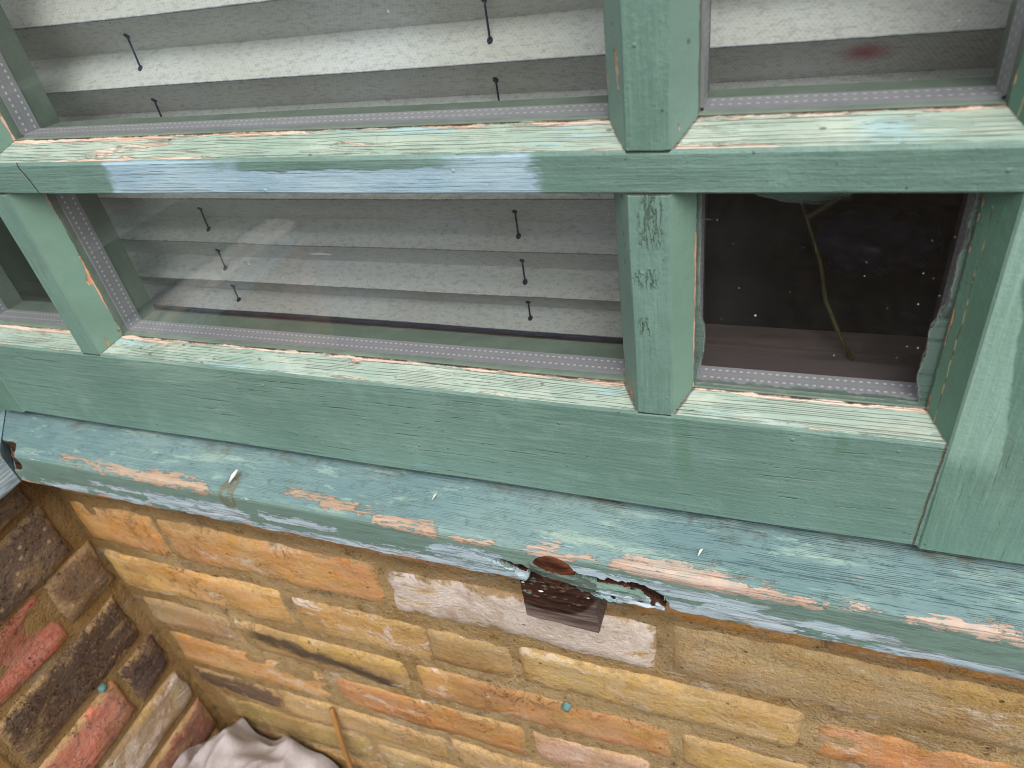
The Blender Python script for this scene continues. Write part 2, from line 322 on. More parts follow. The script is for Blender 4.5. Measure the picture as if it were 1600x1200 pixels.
def brick_mat(name, kind='stock'):
    """Colour from each brick's own colour, alpha = how much lime bloom it carries."""
    t = T(name); P = t.P
    oi = t.nt.nodes.new('ShaderNodeObjectInfo'); col, bloom = oi.outputs['Color'], V(t, oi.outputs['Alpha'])
    rnd = V(t, oi.outputs['Random'])
    big = t.noise(P, 3.0, 4, 0.6, 0.3); mid = t.noise(P, 13, 5, 0.68); fine = t.noise(P, 75, 4, 0.7); grit = t.noise(P, 210, 2)
    along = t.noise(t.scl((2.2, 2.2, 14)), 1, 4, 0.6, 0.4)
    hsv = t.nt.nodes.new('ShaderNodeHueSaturation'); t.put(hsv.inputs['Color'], col)
    t.put(hsv.inputs['Hue'], t.math('ADD', (big - 0.5) * 0.06, 0.4985)); t.put(hsv.inputs['Value'], t.math('ADD', (along - 0.5) * 0.9, 1.03)); t.put(hsv.inputs['Saturation'], t.math('ADD', (mid - 0.5) * 0.7, 0.82 if kind == 'red' else 0.85))
    c = hsv.outputs[0]
    m2 = t.noise(t.scl((4.5, 4.5, 10)), 1, 6, 0.72, 0.5)
    ht = t.noise(t.scl((1.6, 1.6, 5)), 1, 3, 0.55); c = t.mix(t.ramp(ht, 0.52, 0.66) * 0.5, c, lin((206, 168, 92) if kind == 'stock' else (130, 104, 84))); c = t.mix(t.ramp(ht, 0.46, 0.32) * 0.4, c, lin((184, 128, 62) if kind == 'stock' else (110, 76, 58)))
    c = t.mix(t.ramp(m2, 0.52, 0.68) * 0.55, c, lin((190, 160, 112)))
    c = t.mix(t.ramp(m2, 0.44, 0.30) * 0.5, c, lin((146, 104, 58)))
    c = t.mix(t.ramp(t.noise(P, 21, 5, 0.75), 0.56, 0.68) * 0.5, c, lin((150, 116, 72)))
    c = t.mix(t.ramp(fine, 0.56, 0.70) * 0.42, c, lin((92, 68, 42)))
    c = t.mix(t.ramp(fine, 0.44, 0.32) * 0.30, c, lin((214, 188, 140)))
    if kind == 'dark':
        c = t.mix(t.ramp(t.noise(P, 42, 4, 0.75), 0.56, 0.70) * 0.75, c, lin((150, 122, 92)))
        c = t.mix(t.ramp(t.noise(P, 55, 3, 0.7), 0.57, 0.68) * 0.7, c, lin((46, 38, 34)))
        vd, vr = t.vor(P, 30); c = t.mix(t.ramp(vd, 0.25, 0.15) * t.ramp(vr, 0.86, 0.9), c, lin((186, 162, 128)))
    if kind == 'red':
        fis = t.ramp((t.noise(t.scl((16, 7, 26)), 1, 3, 0.6, 0.8) - 0.5).abs(), 0.03, 0.0) * t.ramp(t.noise(P, 4, 2), 0.45, 0.6)
        c = t.mix(fis * 0.75, c, lin((104, 46, 34)))
        c = t.mix(t.ramp(t.noise(P, 24, 4, 0.7), 0.57, 0.7) * 0.5, c, lin((206, 142, 104)))
    # pits
    vd, vr = t.vor(P, 34); pit = t.ramp(vd + (fine - 0.5) * 0.2, 0.2, 0.08) * t.ramp(vr, 0.86, 0.9)
    c = t.mix(pit * 0.75, c, lin((62, 46, 32)))
    # lime bloom
    wn = t.noise(t.scl((5, 5, 9)), 1, 5, 0.72, 0.6)
    wb = t.ramp(wn + bloom * 0.55, 0.86, 0.96)
    c = t.mix(wb * 0.9, c, t.mix(t.ramp(mid, 0.4, 0.6), lin((212, 196, 182)), lin((232, 220, 212))))
    # mortar smeared over the arrises (uv in survey units; second map counts from the far corner)
    uv2 = t.nt.nodes.new('ShaderNodeUVMap'); uv2.uv_map = 'UVFar'
    s2 = t.nt.nodes.new('ShaderNodeSeparateXYZ'); t.nt.links.new(uv2.outputs[0], s2.inputs[0])
    dd = t.math('MINIMUM', t.math('MINIMUM', t.u, t.v), t.math('MINIMUM', V(t, s2.outputs[0]), V(t, s2.outputs[1])))
    sm = t.ramp(dd + (mid - 0.5) * 0.12 + (m2 - 0.5) * 0.12, 0.016, 0.0)
    mort = t.mix(t.ramp(mid, 0.35, 0.65), lin((166, 136, 92)), lin((196, 168, 124)))
    if kind == 'stock':
        # soot streak and damp staining on the wall
        lz = t.z + 2.045 + (t.x + 1.68) * 0.16
        soot = t.ramp((lz + (mid - 0.5) * 0.10).abs(), 0.05, 0.012) * t.box(t.x, t.x, -1.66, -1.06, -1.66, -1.06, 0.06, 0.06)
        c = t.mix(soot * 0.85, c, lin((64, 56, 50)))
        # damp run and lime bloom crossing several courses
        run = t.ramp(t.noise(t.scl((2.2, 2.2, 1.3)), 1, 5, 0.7), 0.52, 0.66); c = t.mix(run * 0.5, c, lin((150, 116, 70)))
        lime = t.ramp(t.noise(t.scl((3.5, 3.5, 7)), 1.3, 6, 0.75), 0.575, 0.66); c = t.mix(lime * 0.8, c, lin((214, 198, 176)))
        moss = t.ramp(t.z + (big - 0.5) * 0.3, -2.62, -2.85) * t.ramp(t.noise(P, 9, 4, 0.7), 0.42, 0.6)
        c = t.mix(moss * 0.55, c, lin((104, 92, 44)))
    c = t.mix(sm * 0.85, c, mort)
    ckk = t.ramp((t.noise(P, 11, 5, 0.7, 0.5) - 0.5).abs(), 0.012, 0.0) * t.ramp(t.noise(P, 3.5, 2), 0.52, 0.62)
    c = t.mix(ckk * 0.6, c, lin((74, 54, 34)))
    h = mid * 1.0 + fine * (rnd * 1.1 + 0.15) + grit * 0.3 + m2 * 0.5 - pit * 0.8 - ckk * 0.6 + wb * 0.2
    return t.finish(c, 0.85, t.bump(h, 0.75 if kind != 'dark' else 0.9, 0.004), 0.15)

def mortar_mat():
    t = T('mortar'); P = t.P
    big = t.noise(P, 3.4, 4, 0.6); mid = t.noise(P, 26, 5, 0.7); fine = t.noise(P, 120, 3, 0.7)
    c = t.mix(t.ramp(big, 0.32, 0.68), lin((172, 142, 96)), lin((202, 174, 128)))
    c = t.mix(t.ramp(t.noise(P, 7, 5, 0.7), 0.5, 0.66) * 0.6, c, lin((150, 132, 106)))
    c = t.mix(t.ramp(mid, 0.53, 0.70) * 0.7, c, lin((206, 184, 148)))
    c = t.mix(t.ramp(mid, 0.46, 0.30) * 0.7, c, lin((94, 72, 46)))
    c = t.mix(t.ramp(fine, 0.56, 0.70) * 0.5, c, lin((84, 66, 44)))
    vd, vr = t.vor(P, 48); c = t.mix(t.ramp(vd, 0.22, 0.1) * t.ramp(vr, 0.84, 0.88) * 0.8, c, lin((62, 48, 34)))
    c = t.mix(t.ramp(t.noise(t.scl((4, 4, 11)), 1, 5, 0.7), 0.57, 0.68) * 0.7, c, lin((212, 200, 186)))
    grime_shade = t.ramp(t.z + (mid - 0.5) * 0.12, -1.52, -1.44); c = t.mix(grime_shade * 0.4, c, lin((92, 64, 34)))  # brown grime, painted darker to deepen the contact shadow under the sill
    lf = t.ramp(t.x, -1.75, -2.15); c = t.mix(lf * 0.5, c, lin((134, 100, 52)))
    return t.finish(c, 0.9, t.bump(mid * 0.8 + fine * 0.8, 1.0, 0.005), 0.1)

def spacer_mat(name, axis):
    t = T(name); s = {'x': t.x, 'z': t.z}[axis]
    n = t.noise(t.P, 12, 3)
    c = t.mix(n, lin((152, 152, 160)), lin((172, 172, 178)))
    fr = ((s / 0.0128).frac() - 0.5).abs()
    for vc in (0.26, 0.76):
        dot = t.ramp(fr, 0.26, 0.16) * t.ramp((t.v - vc).abs(), 0.065, 0.035)
        c = t.mix(dot * 0.9, c, lin((226, 228, 232)))
    ln = t.ramp((t.v - 0.52).abs(), 0.03, 0.012); c = t.mix(ln * 0.5, c, lin((176, 176, 180)))
    return t.finish(c, 0.45, None, 0.5, Metallic=0.25)

def glass_mat(name, dirt=1.0, smears=False, refl=0.13):
    t = T(name); N = t.nt.nodes
    tr = N.new('ShaderNodeBsdfTransparent'); tr.inputs[0].default_value = (0.985, 0.995, 0.99, 1)
    gl = N.new('ShaderNodeBsdfGlossy'); gl.inputs['Roughness'].default_value = 0.015
    lw = N.new('ShaderNodeLayerWeight'); lw.inputs['Blend'].default_value = 0.5
    fac = V(t, lw.outputs['Facing']); k = t.math('POWER', fac, 4.0) * 0.8 + refl
    k = k * (1.0 - V(t, t.geo.outputs['Backfacing']))
    mx = N.new('ShaderNodeMixShader'); t.put(mx.inputs[0], k); t.nt.links.new(tr.outputs[0], mx.inputs[1]); t.nt.links.new(gl.outputs[0], mx.inputs[2])
    vd, vr = t.vor(t.P, 26); d1 = t.ramp(vd, 0.07, 0.03) * t.ramp(vr, 0.976, 0.982)
    vd2, vr2 = t.vor(t.P, 75); d2 = t.ramp(vd2, 0.15, 0.05) * t.ramp(vr2, 0.90 - 0.05 * dirt, 1.0) * t.ramp(t.noise(t.P, 7, 2), 0.42, 0.6)
    st = t.ramp(t.noise(t.scl((5, 60, 60)), 1, 3, 0.6), 0.70, 0.76) * t.ramp(t.noise(t.P, 3, 1), 0.55, 0.62) * 0.25
    film = t.ramp(t.noise(t.P, 2.3, 4, 0.6), 0.4, 0.8) * 0.010 + 0.001
    m = t.anymax([d1 * 0.8, d2 * 0.6, st, film]) if dirt > 0 else film
    df = N.new('ShaderNodeBsdfDiffuse')
    c = lin((214, 218, 216))
    if smears:
        e = t.noise(t.P, 24, 3, 0.6) - 0.5; e2 = t.noise(t.scl((4, 40, 60)), 1, 3) - 0.5
        sm = [t.ramp(t.z - (t.x - 0.03) * (t.x - 0.03) * 2.4 + e * 0.006, -0.478, -0.474) * t.ramp(t.x, 0.085, 0.075),
              t.ramp(t.x + e * 0.008 - t.ramp((t.z + 0.74).abs(), 0.08, 0.02) * 0.010, -0.131, -0.134),
              t.ramp(t.x - (t.z + 0.79) * 0.02 + e * 0.02 + t.ramp((t.z + 0.73).abs(), 0.10, 0.04) * 0.011, 0.234, 0.238),
              t.ramp(t.z + e * 0.03, -0.828, -0.834)]
        s_ = t.anymax(sm)
        m = t.anymax([m, s_ * t.ramp(e2, -0.25, 0.05) * 0.7])
        colr = t.mix(s_, c, lin((104, 128, 118)))
        t.put(df.inputs[0], colr)
    else: df.inputs[0].default_value = (*c, 1)
    m2 = N.new('ShaderNodeMixShader'); t.put(m2.inputs[0], m); t.nt.links.new(mx.outputs[0], m2.inputs[1]); t.nt.links.new(df.outputs[0], m2.inputs[2])
    t.nt.links.new(m2.outputs[0], t.out.inputs[0])
    return t.m

def blind_mat():
    t = T('pleated_fabric'); P = t.P
    big = t.noise(P, 2.2, 3); fine = t.noise(t.scl((60, 90, 160)), 1, 3, 0.7)
    wx = t.math('SINE', t.x * 700.0); wz = t.math('SINE', t.v * 46.0)
    c = t.mix(t.ramp(big, 0.3, 0.7), lin((208, 208, 203)), lin((224, 226, 228)))
    c = t.mix(t.ramp(fine, 0.45, 0.7) * 0.4, c, lin((140, 134, 120)))
    c = t.mix(t.ramp(wx * wz, 0.2, 0.9) * 0.14, c, lin((110, 106, 98)))
    e = t.noise(t.scl((60, 60, 60)), 1, 3) - 0.5
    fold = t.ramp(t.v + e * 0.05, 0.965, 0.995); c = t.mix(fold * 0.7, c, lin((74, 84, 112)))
    rs = t.math('SQRT', (t.x - 0.09) * (t.x - 0.09) * 1.0 + (t.z + 0.328) * (t.z + 0.328) * 4.5)
    c = t.mix(t.ramp(rs + e * 0.01, 0.060, 0.0) * 0.75, c, lin((178, 46, 64)))
    return t.finish(c, 0.9, t.bump(fine + wx * wz * 0.2, 0.4, 0.001), 0.1)

def rot_wood():
    t = T('rotten_wood'); g = t.noise(t.scl((9, 60, 60)), 1, 4, 0.7, 0.5); b = t.noise(t.P, 7, 3)
    c = t.mix(t.ramp(g, 0.35, 0.65), lin((44, 28, 22)), lin((112, 84, 70)))
    c = t.mix(t.ramp(b, 0.52, 0.62), c, lin((104, 52, 26)))
    return t.finish(c, 0.8, t.bump(g, 0.9, 0.003), 0.2)
def block_mat():
    t = T('weathered_block'); g = t.noise(t.scl((6, 70, 90)), 1, 4, 0.7, 0.4); b = t.noise(t.P, 9, 3)
    c = t.mix(t.ramp(g, 0.35, 0.7), lin((82, 68, 62)), lin((136, 120, 112)))
    rr_ = t.math('SQRT', (t.x + 0.43) * (t.x + 0.43) + (t.z + 1.33) * (t.z + 1.33) * 1.2) + (b - 0.5) * 0.03
    wet = t.ramp(rr_, 0.112, 0.102)
    c = t.mix(wet, c, t.mix(t.ramp(g, 0.35, 0.65), lin((34, 23, 19)), lin((84, 54, 40))))
    return t.finish(c, 0.75, t.bump(g, 0.8, 0.002), 0.25)

FRONT = green_paint('green_paint_rail', 'x', drips=True)
BARM = green_paint('green_paint_bar', 'x', blue_patch=True)
MULL = green_paint('green_paint_mullion', 'z', base=(110, 145, 132), grooves=0.0, edge=0.7)
MULLL = green_paint('green_paint_lower_mullion', 'z', base=(115, 149, 137), grooves=1.6, edge=0.8)
STILE = green_paint('green_paint_stile', 'z', base=(105, 141, 127), stile_patch=True)
def inside_paint():
    t = T('inside_paint'); n = t.noise(t.P, 9, 4, 0.65)
    c = t.mix(t.ramp(n, 0.3, 0.7), lin((104, 120, 108)), lin((124, 138, 126)))
    br = t.ramp(t.x, -0.16, -0.15) * t.ramp(t.z, -0.45, -0.46) * t.ramp(t.y, 1.14, 1.146)
    c = t.mix(br, c, lin((78, 66, 66)))
    return t.finish(c, 0.6, t.bump(n, 0.2, 0.002), 0.3)
PLAINP = inside_paint()
CHAM = chamfer_paint('chalked_paint_rail', bare=0.65)
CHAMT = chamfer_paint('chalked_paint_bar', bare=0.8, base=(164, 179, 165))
SIDE = side_chamfer('green_paint_side', (116, 145, 134))
SIDEB = side_chamfer('green_paint_side_worn', (120, 152, 136), 0.9)
SIDEL = side_chamfer('green_paint_stile_side', (94, 130, 112), 0.6, True)
SILL, SILLY = sill_paint('sill_paint', 'x'), sill_paint('sill_paint_return', 'y')
STOCK, DARK, RED = brick_mat('stock_brick'), brick_mat('sooty_brick', 'dark'), brick_mat('red_brick', 'red')
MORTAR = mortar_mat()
SPX, SPZ = spacer_mat('spacer_metal', 'x'), spacer_mat('spacer_metal_upright', 'z')
GLASS, GLASSR, GLASSI = glass_mat('window_glass'), glass_mat('window_glass_smeared', 2.0, True, 0.08), glass_mat('inner_glass', 0, False, 0.02)
FABRIC = blind_mat()
ROT, BLOCK = rot_wood(), block_mat()
CORD = plain('blue_black_cord', (42, 52, 78), 0.7, 0.1)
NAVY = plain('navy_trim', (70, 74, 92), 0.7, 0.2)
RUST = plain('rusty_plug', (78, 40, 22), 0.7, 0.9, 40, 0.6, vec=(0.6, 1, 2.0))
FLAKE = plain('blue_flake', (140, 176, 182), 0.7, 0.8, 45, 0.45)
FRONTCHIP = plain('grey_green_chip', (84, 98, 90), 0.7, 0.8, 50, 0.5, vec=(0.25, 1, 1.8))
GREYFLAKE = plain('grey_green_flake', (116, 136, 120), 0.7, 0.6, 40, 0.35, vec=(0.3, 1, 1.6))
WHITE = plain('white_flake', (228, 226, 216), 0.7, 0.2)
CLOTH = plain('lilac_grey_cotton', (176, 168, 168), 0.9, 0.25, 60, 0.07, 0.1)
CANE = plain('bamboo', (158, 114, 64), 0.55, 0.2, 14, 0.2, vec=(1, 1, 0.3))
GROUND = plain('soil', (66, 58, 50), 0.95, 0.9, 9, 0.45, 0.1, dist=0.01)
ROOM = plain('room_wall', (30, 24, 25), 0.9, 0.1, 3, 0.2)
BOARD = plain('brown_board', (112, 96, 95), 0.5, 0.2, 6, 0.25, vec=(0.4, 3, 3))
DARKB = plain('black_shelf', (26, 22, 24), 0.6, 0.2, 6, 0.3)
INDIGO = plain('indigo_fabric', (48, 50, 72), 0.28, 0.9, 9, 0.8)
STEM = plain('stem_green', (88, 80, 36), 0.5, 0.2, 12, 0.2)
TEAL = plain('teal_paint_spot', (96, 134, 130), 0.6, 0.4, 30, 0.15)

# ------------------------------------------------------------------ building helpers
def thing(name, label, cat, base, group=None):
    o = bpy.data.objects.new(name, None); COL.objects.link(o); o.empty_display_size = 0.05
    o.location = W(*base); o['label'] = label; o['category'] = cat; o['kind'] = 'thing'
    if group: o['group'] = group
    return o
def root_loc(p):
    v = Vector((0, 0, 0))
    while p is not None: v += p.location; p = p.parent
    return v
def obj(name, verts, faces, mats, parent=None, fm=None, uv=None, uv2=None, smooth=False, attr=None, origin=None):
    me = bpy.data.meshes.new(name)
    o = bpy.data.objects.new(name, me); COL.objects.link(o)
    base = root_loc(parent)
    if parent is None and origin is not None: o.location = W(*origin); base = o.location.copy()
    me.from_pydata([W(*v) - base for v in verts], [], faces)
    for m in (mats if isinstance(mats, (list, tuple)) else [mats]): me.materials.append(m)
    if fm: me.polygons.foreach_set('material_index', fm)
    for nm, src in (('UVMap', uv), ('UVFar', uv2)):
        if src:
            l = me.uv_layers.new(name=nm)
            flat = [c for f_ in src for q in f_ for c in q]
            l.data.foreach_set('uv', flat)
    if attr:
        a = me.attributes.new('rot', 'FLOAT', 'POINT'); a.data.foreach_set('value', attr)
    if smooth: me.polygons.foreach_set('use_smooth', [True] * len(me.polygons))
    me.update()
    if parent is not None: o.parent = parent
    return o
def sweep(name, prof, a0, a1, mats, parent, n=24, axis='x', wob=0.0, disp=None, smooth=False, ends=None, origin=None):
    """prof: points (p, q, v, material) round the section; each entry's v/material is for the face that STARTS at it
    (v as a pair v0, v1).  axis x: p = y, q = z.  axis z: p = x, q = y.  axis y: p = depth into the return wall, q = z."""
    V_, F_, fm, uv, at = [], [], [], [], []
    k = len(prof)
    def place(s, p, q):
        if axis == 'x': return (s, p, q)
        if axis == 'z': return (p, q, s)
        return (-1.18 - p, s, q)
    for i in range(n + 1):
        tt = i / n
        for j, e in enumerate(prof):
            p, q = e[0], e[1]
            b0, b1 = (a0(p), a1(p)) if callable(a0) else (a0, a1)
            s = b0 + (b1 - b0) * tt
            w_ = wob * mnoise.noise(Vector((s * 3.1, p * 9, q * 9 + 3)))
            x = list(place(s, p + w_, q + wob * mnoise.noise(Vector((s * 2.7 + 40, p * 5, q * 5)))))
            rt = 0.0
            if disp: x, rt = disp(x, e[2][0])
            V_.append(tuple(x)); at.append(rt)
    for i in range(n):
        for j in range(k):
            j2 = (j + 1) % k
            F_.append((i * k + j, i * k + j2, (i + 1) * k + j2, (i + 1) * k + j)); fm.append(prof[j][3])
            v0, v1 = prof[j][2]
            s0, s1 = i / n, (i + 1) / n
            uv.append(((s0, v0), (s0, v1), (s1, v1), (s1, v0)))
    F_.append(tuple(range(k))[::-1]); F_.append(tuple(n * k + j for j in range(k))); fm += [0, 0]
    uv += [tuple((0.5, 0.5) for _ in range(k))] * 2
    return obj(name, V_, F_, mats, parent, fm, uv, smooth=smooth, attr=at if disp else None, origin=origin)
def tube(name, pts, rad, mat, parent=None, n=8, origin=None):
    V_, F_ = [], []
    pts = [Vector(p) for p in pts]; rr_ = rad if isinstance(rad, (list, tuple)) else [rad] * len(pts)
    for i, p in enumerate(pts):
        t_ = (pts[min(i + 1, len(pts) - 1)] - pts[max(i - 1, 0)]).normalized()
        a = t_.orthogonal().normalized() if i == 0 else (a - t_ * a.dot(t_)).normalized()
        b = t_.cross(a)
        for j in range(n):
            an = 2 * math.pi * j / n; V_.append(tuple(p + (a * math.cos(an) + b * math.sin(an)) * rr_[i]))
    for i in range(len(pts) - 1):
        for j in range(n):
            j2 = (j + 1) % n; F_.append((i * n + j, i * n + j2, (i + 1) * n + j2, (i + 1) * n + j))
    F_.append(tuple(range(n))[::-1]); F_.append(tuple((len(pts) - 1) * n + j for j in range(n)))
    return obj(name, V_, F_, mat, parent, smooth=True, origin=origin)
def boxm(name, x0, x1, y0, y1, z0, z1, mat, parent=None, origin=None, uvs=True):
    v = [(x, y, z) for x in (x0, x1) for y in (y0, y1) for z in (z0, z1)]
    f_ = [(0, 1, 3, 2), (4, 6, 7, 5), (0, 4, 5, 1), (2, 3, 7, 6), (0, 2, 6, 4), (1, 5, 7, 3)]
    return obj(name, v, f_, mat, parent, uv=[((.5, .5),) * 4] * 6, origin=origin)
def chip(name, outline, y, thick, mat, parent, tilt=0.0, seed=0):
    """Splinter or flake: a jagged outline (x, z) with real thickness, its rim thinner than its middle."""
    rnd = random.Random(seed); o2 = []
    for a, b in zip(outline, outline[1:] + outline[:1]):
        for k in range(4): o2.append((a[0] + (b[0] - a[0]) * k / 4 + rnd.uniform(-.003, .003), a[1] + (b[1] - a[1]) * k / 4 + rnd.uniform(-.003, .003)))
    outline = o2; n = len(outline)
    cx = sum(p[0] for p in outline) / n; cz = sum(p[1] for p in outline) / n
    yy = lambda x, z: y + tilt * (z - cz)
    V_ = [(x, yy(x, z) + rnd.uniform(-.15, .15) * thick, z) for x, z in outline]
    V_ += [(cx + (x - cx) * .7, yy(x, z) - thick * rnd.uniform(.5, 1), cz + (z - cz) * .7) for x, z in outline]
    V_ += [(x, yy(x, z) + thick, z) for x, z in outline]
    F_ = []
    for i in range(n):
        j = (i + 1) % n
        F_ += [(i, j, n + j, n + i), (2 * n + i, 2 * n + j, j, i)]
    F_ += [tuple(range(n, 2 * n)), tuple(range(3 * n - 1, 2 * n - 1, -1))]
    return obj(name, V_, F_, mat, parent)

# ------------------------------------------------------------------ setting
g = obj('ground', [(-140, -140, GZ), (140, -140, GZ), (140, 140, GZ), (-140, 140, GZ)], [(0, 1, 2, 3)], GROUND); g['kind'] = 'structure'
rv, rf = [], []
def quad(a, b, c, d_):
    i = len(rv); rv.extend((a, b, c, d_)); rf.append((i, i + 1, i + 2, i + 3))
X0, X1, Y0, Y1, Z0, Z1 = -3.4, 1.6, 1.24, 6.5, -3.1, 2.6
quad((X0, Y1, Z0), (X1, Y1, Z0), (X1, Y1, Z1), (X0, Y1, Z1)); quad((X0, Y0, Z0), (X0, Y1, Z0), (X0, Y1, Z1), (X0, Y0, Z1))
quad((X1, Y0, Z0), (X1, Y1, Z0), (X1, Y1, Z1), (X1, Y0, Z1)); quad((X0, Y0, Z1), (X1, Y0, Z1), (X1, Y1, Z1), (X0, Y1, Z1))
quad((X0, Y0, Z0), (X1, Y0, Z0), (X1, Y1, Z0), (X0, Y1, Z0)); quad((X0, Y0, 1.42), (X1, Y0, 1.42), (X1, Y0, Z1), (X0, Y0, Z1))
quad((.72, Y0, Z0), (X1, Y0, Z0), (X1, Y0, 1.42), (.72, Y0, 1.42)); quad((X0, Y0, Z0), (-2.25, Y0, Z0), (-2.25, Y0, 1.42), (X0, Y0, 1.42))
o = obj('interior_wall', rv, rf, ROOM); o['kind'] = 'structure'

# ------------------------------------------------------------------ brick walls
def mortar_sheet(parent, a0, a1, b0, b1, place, step=0.02):
    na, nb = int((a1 - a0) / step), int((b1 - b0) / step)
    V_, F_ = [], []
    for j in range(nb + 1):
        for i in range(na + 1):
            a = a0 + (a1 - a0) * i / na; b = b0 + (b1 - b0) * j / nb
            dpt = 0.009 + 0.0045 * mnoise.noise(Vector((a * 5, b * 9, 1))) + 0.004 * mnoise.noise(Vector((a * 22, b * 22, 5)))
            V_.append(place(a, b, dpt))
    for j in range(nb):
        for i in range(na):
            q = j * (na + 1) + i; F_.append((q, q + 1, q + na + 2, q + na + 1))
    n0 = len(V_)   # body behind the joints
    for (a, b) in ((a0, b0), (a1, b0), (a1, b1), (a0, b1)):
        V_.append(place(a, b, 0.03)); V_.append(place(a, b, 0.22))
    for i in range(4):
        j = (i + 1) % 4; F_.append((n0 + 2 * i, n0 + 2 * j, n0 + 2 * j + 1, n0 + 2 * i + 1))
    F_.append((n0 + 1, n0 + 3, n0 + 5, n0 + 7))
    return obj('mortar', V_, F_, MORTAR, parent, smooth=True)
def brick(parent, place, a0, a1, b0, b1, col, bloom=0.0, mat=STOCK, dpt=0.0, seed=0, label=None, chipped=None, skew=0.0):
    rnd = random.Random(seed); a0 -= .012; a1 += .012; b0 -= .010; b1 += .010; w, h = a1 - a0, b1 - b0
    inset = (0, .006, .016)
    us = sorted({round(q, 5) for q in list(inset) + [w - q for q in inset] + [.016 + (w - .032) * i / max(3, int(w / .035)) for i in range(1, max(3, int(w / .035)))]})
    vs_ = sorted({round(q, 5) for q in list(inset) + [h - q for q in inset] + [.016 + (h - .032) * i / 5 for i in range(1, 5)]})
    nu, nv = len(us) - 1, len(vs_) - 1
    
    V_, F_, U1, U2 = [], [], [], []
    so = Vector((rnd.uniform(0, 50), rnd.uniform(0, 50), 0)); ta, tb = rnd.uniform(-.010, .010), rnd.uniform(-.03, .03)
    for j in range(nv + 1):
        for i in range(nu + 1):
            u, v = us[i], vs_[j]
            du, dv = min(u, w - u), min(v, h - v); d_ = min(du, dv)
            ea = 0.010 * mnoise.noise(Vector((0, v * 11, 7)) + so) * (1 - min(1, du / 0.08))
            eb = 0.010 * mnoise.noise(Vector((u * 7, 0, 3)) + so) * (1 - min(1, dv / 0.06))
            kc = .022; rd = d_ if (du > kc or dv > kc) else kc - math.hypot(kc - du, kc - dv)
            rr_ = max(0.0, 1 - max(rd, 0) / 0.020)
            z_ = dpt + 0.016 * rr_ ** 2 + 0.007 * mnoise.noise(Vector((u * 6, v * 6, 1)) + so) + 0.004 * mnoise.noise(Vector((u * 21, v * 21, 9)) + so)
            z_ += ta * (u - w / 2) + tb * (v - h / 2)
            if chipped: z_ += chipped(u / w, v / h)
            V_.append(place(a0 + u + ea + skew * (v - h / 2), b0 + v + eb, z_))
    def idx(i, j): return j * (nu + 1) + i
    def uvp(q):
        i, j = q % (nu + 1), q // (nu + 1); return (us[i], vs_[j])
    for j in range(nv):
        for i in range(nu): F_.append((idx(i, j), idx(i + 1, j), idx(i + 1, j + 1), idx(i, j + 1)))
    ring = [idx(i, 0) for i in range(nu)] + [idx(nu, j) for j in range(nv)] + [idx(i, nv) for i in range(nu, 0, -1)] + [idx(0, j) for j in range(nv, 0, -1)]
    n0 = len(V_)
    cor = []
    for q in ring:
        u, v = uvp(q); V_.append(place(a0 + u, b0 + v, 0.12)); cor.append((u, v))
    for i in range(len(ring)):
        j = (i + 1) % len(ring); F_.append((ring[j], ring[i], n0 + i, n0 + j))
    F_.append(tuple(n0 + i for i in range(len(ring)))[::-1])
    for f_ in F_:
        a = [uvp(q) if q < n0 else cor[q - n0] for q in f_]
        U1.append(tuple(a)); U2.append(tuple((w - p[0], h - p[1]) for p in a))
    o = obj('brick', V_, F_, mat, parent, uv=U1, uv2=U2, smooth=True)
    o.color = (*lin(col), bloom)
    if label: o['label'] = label
    return o

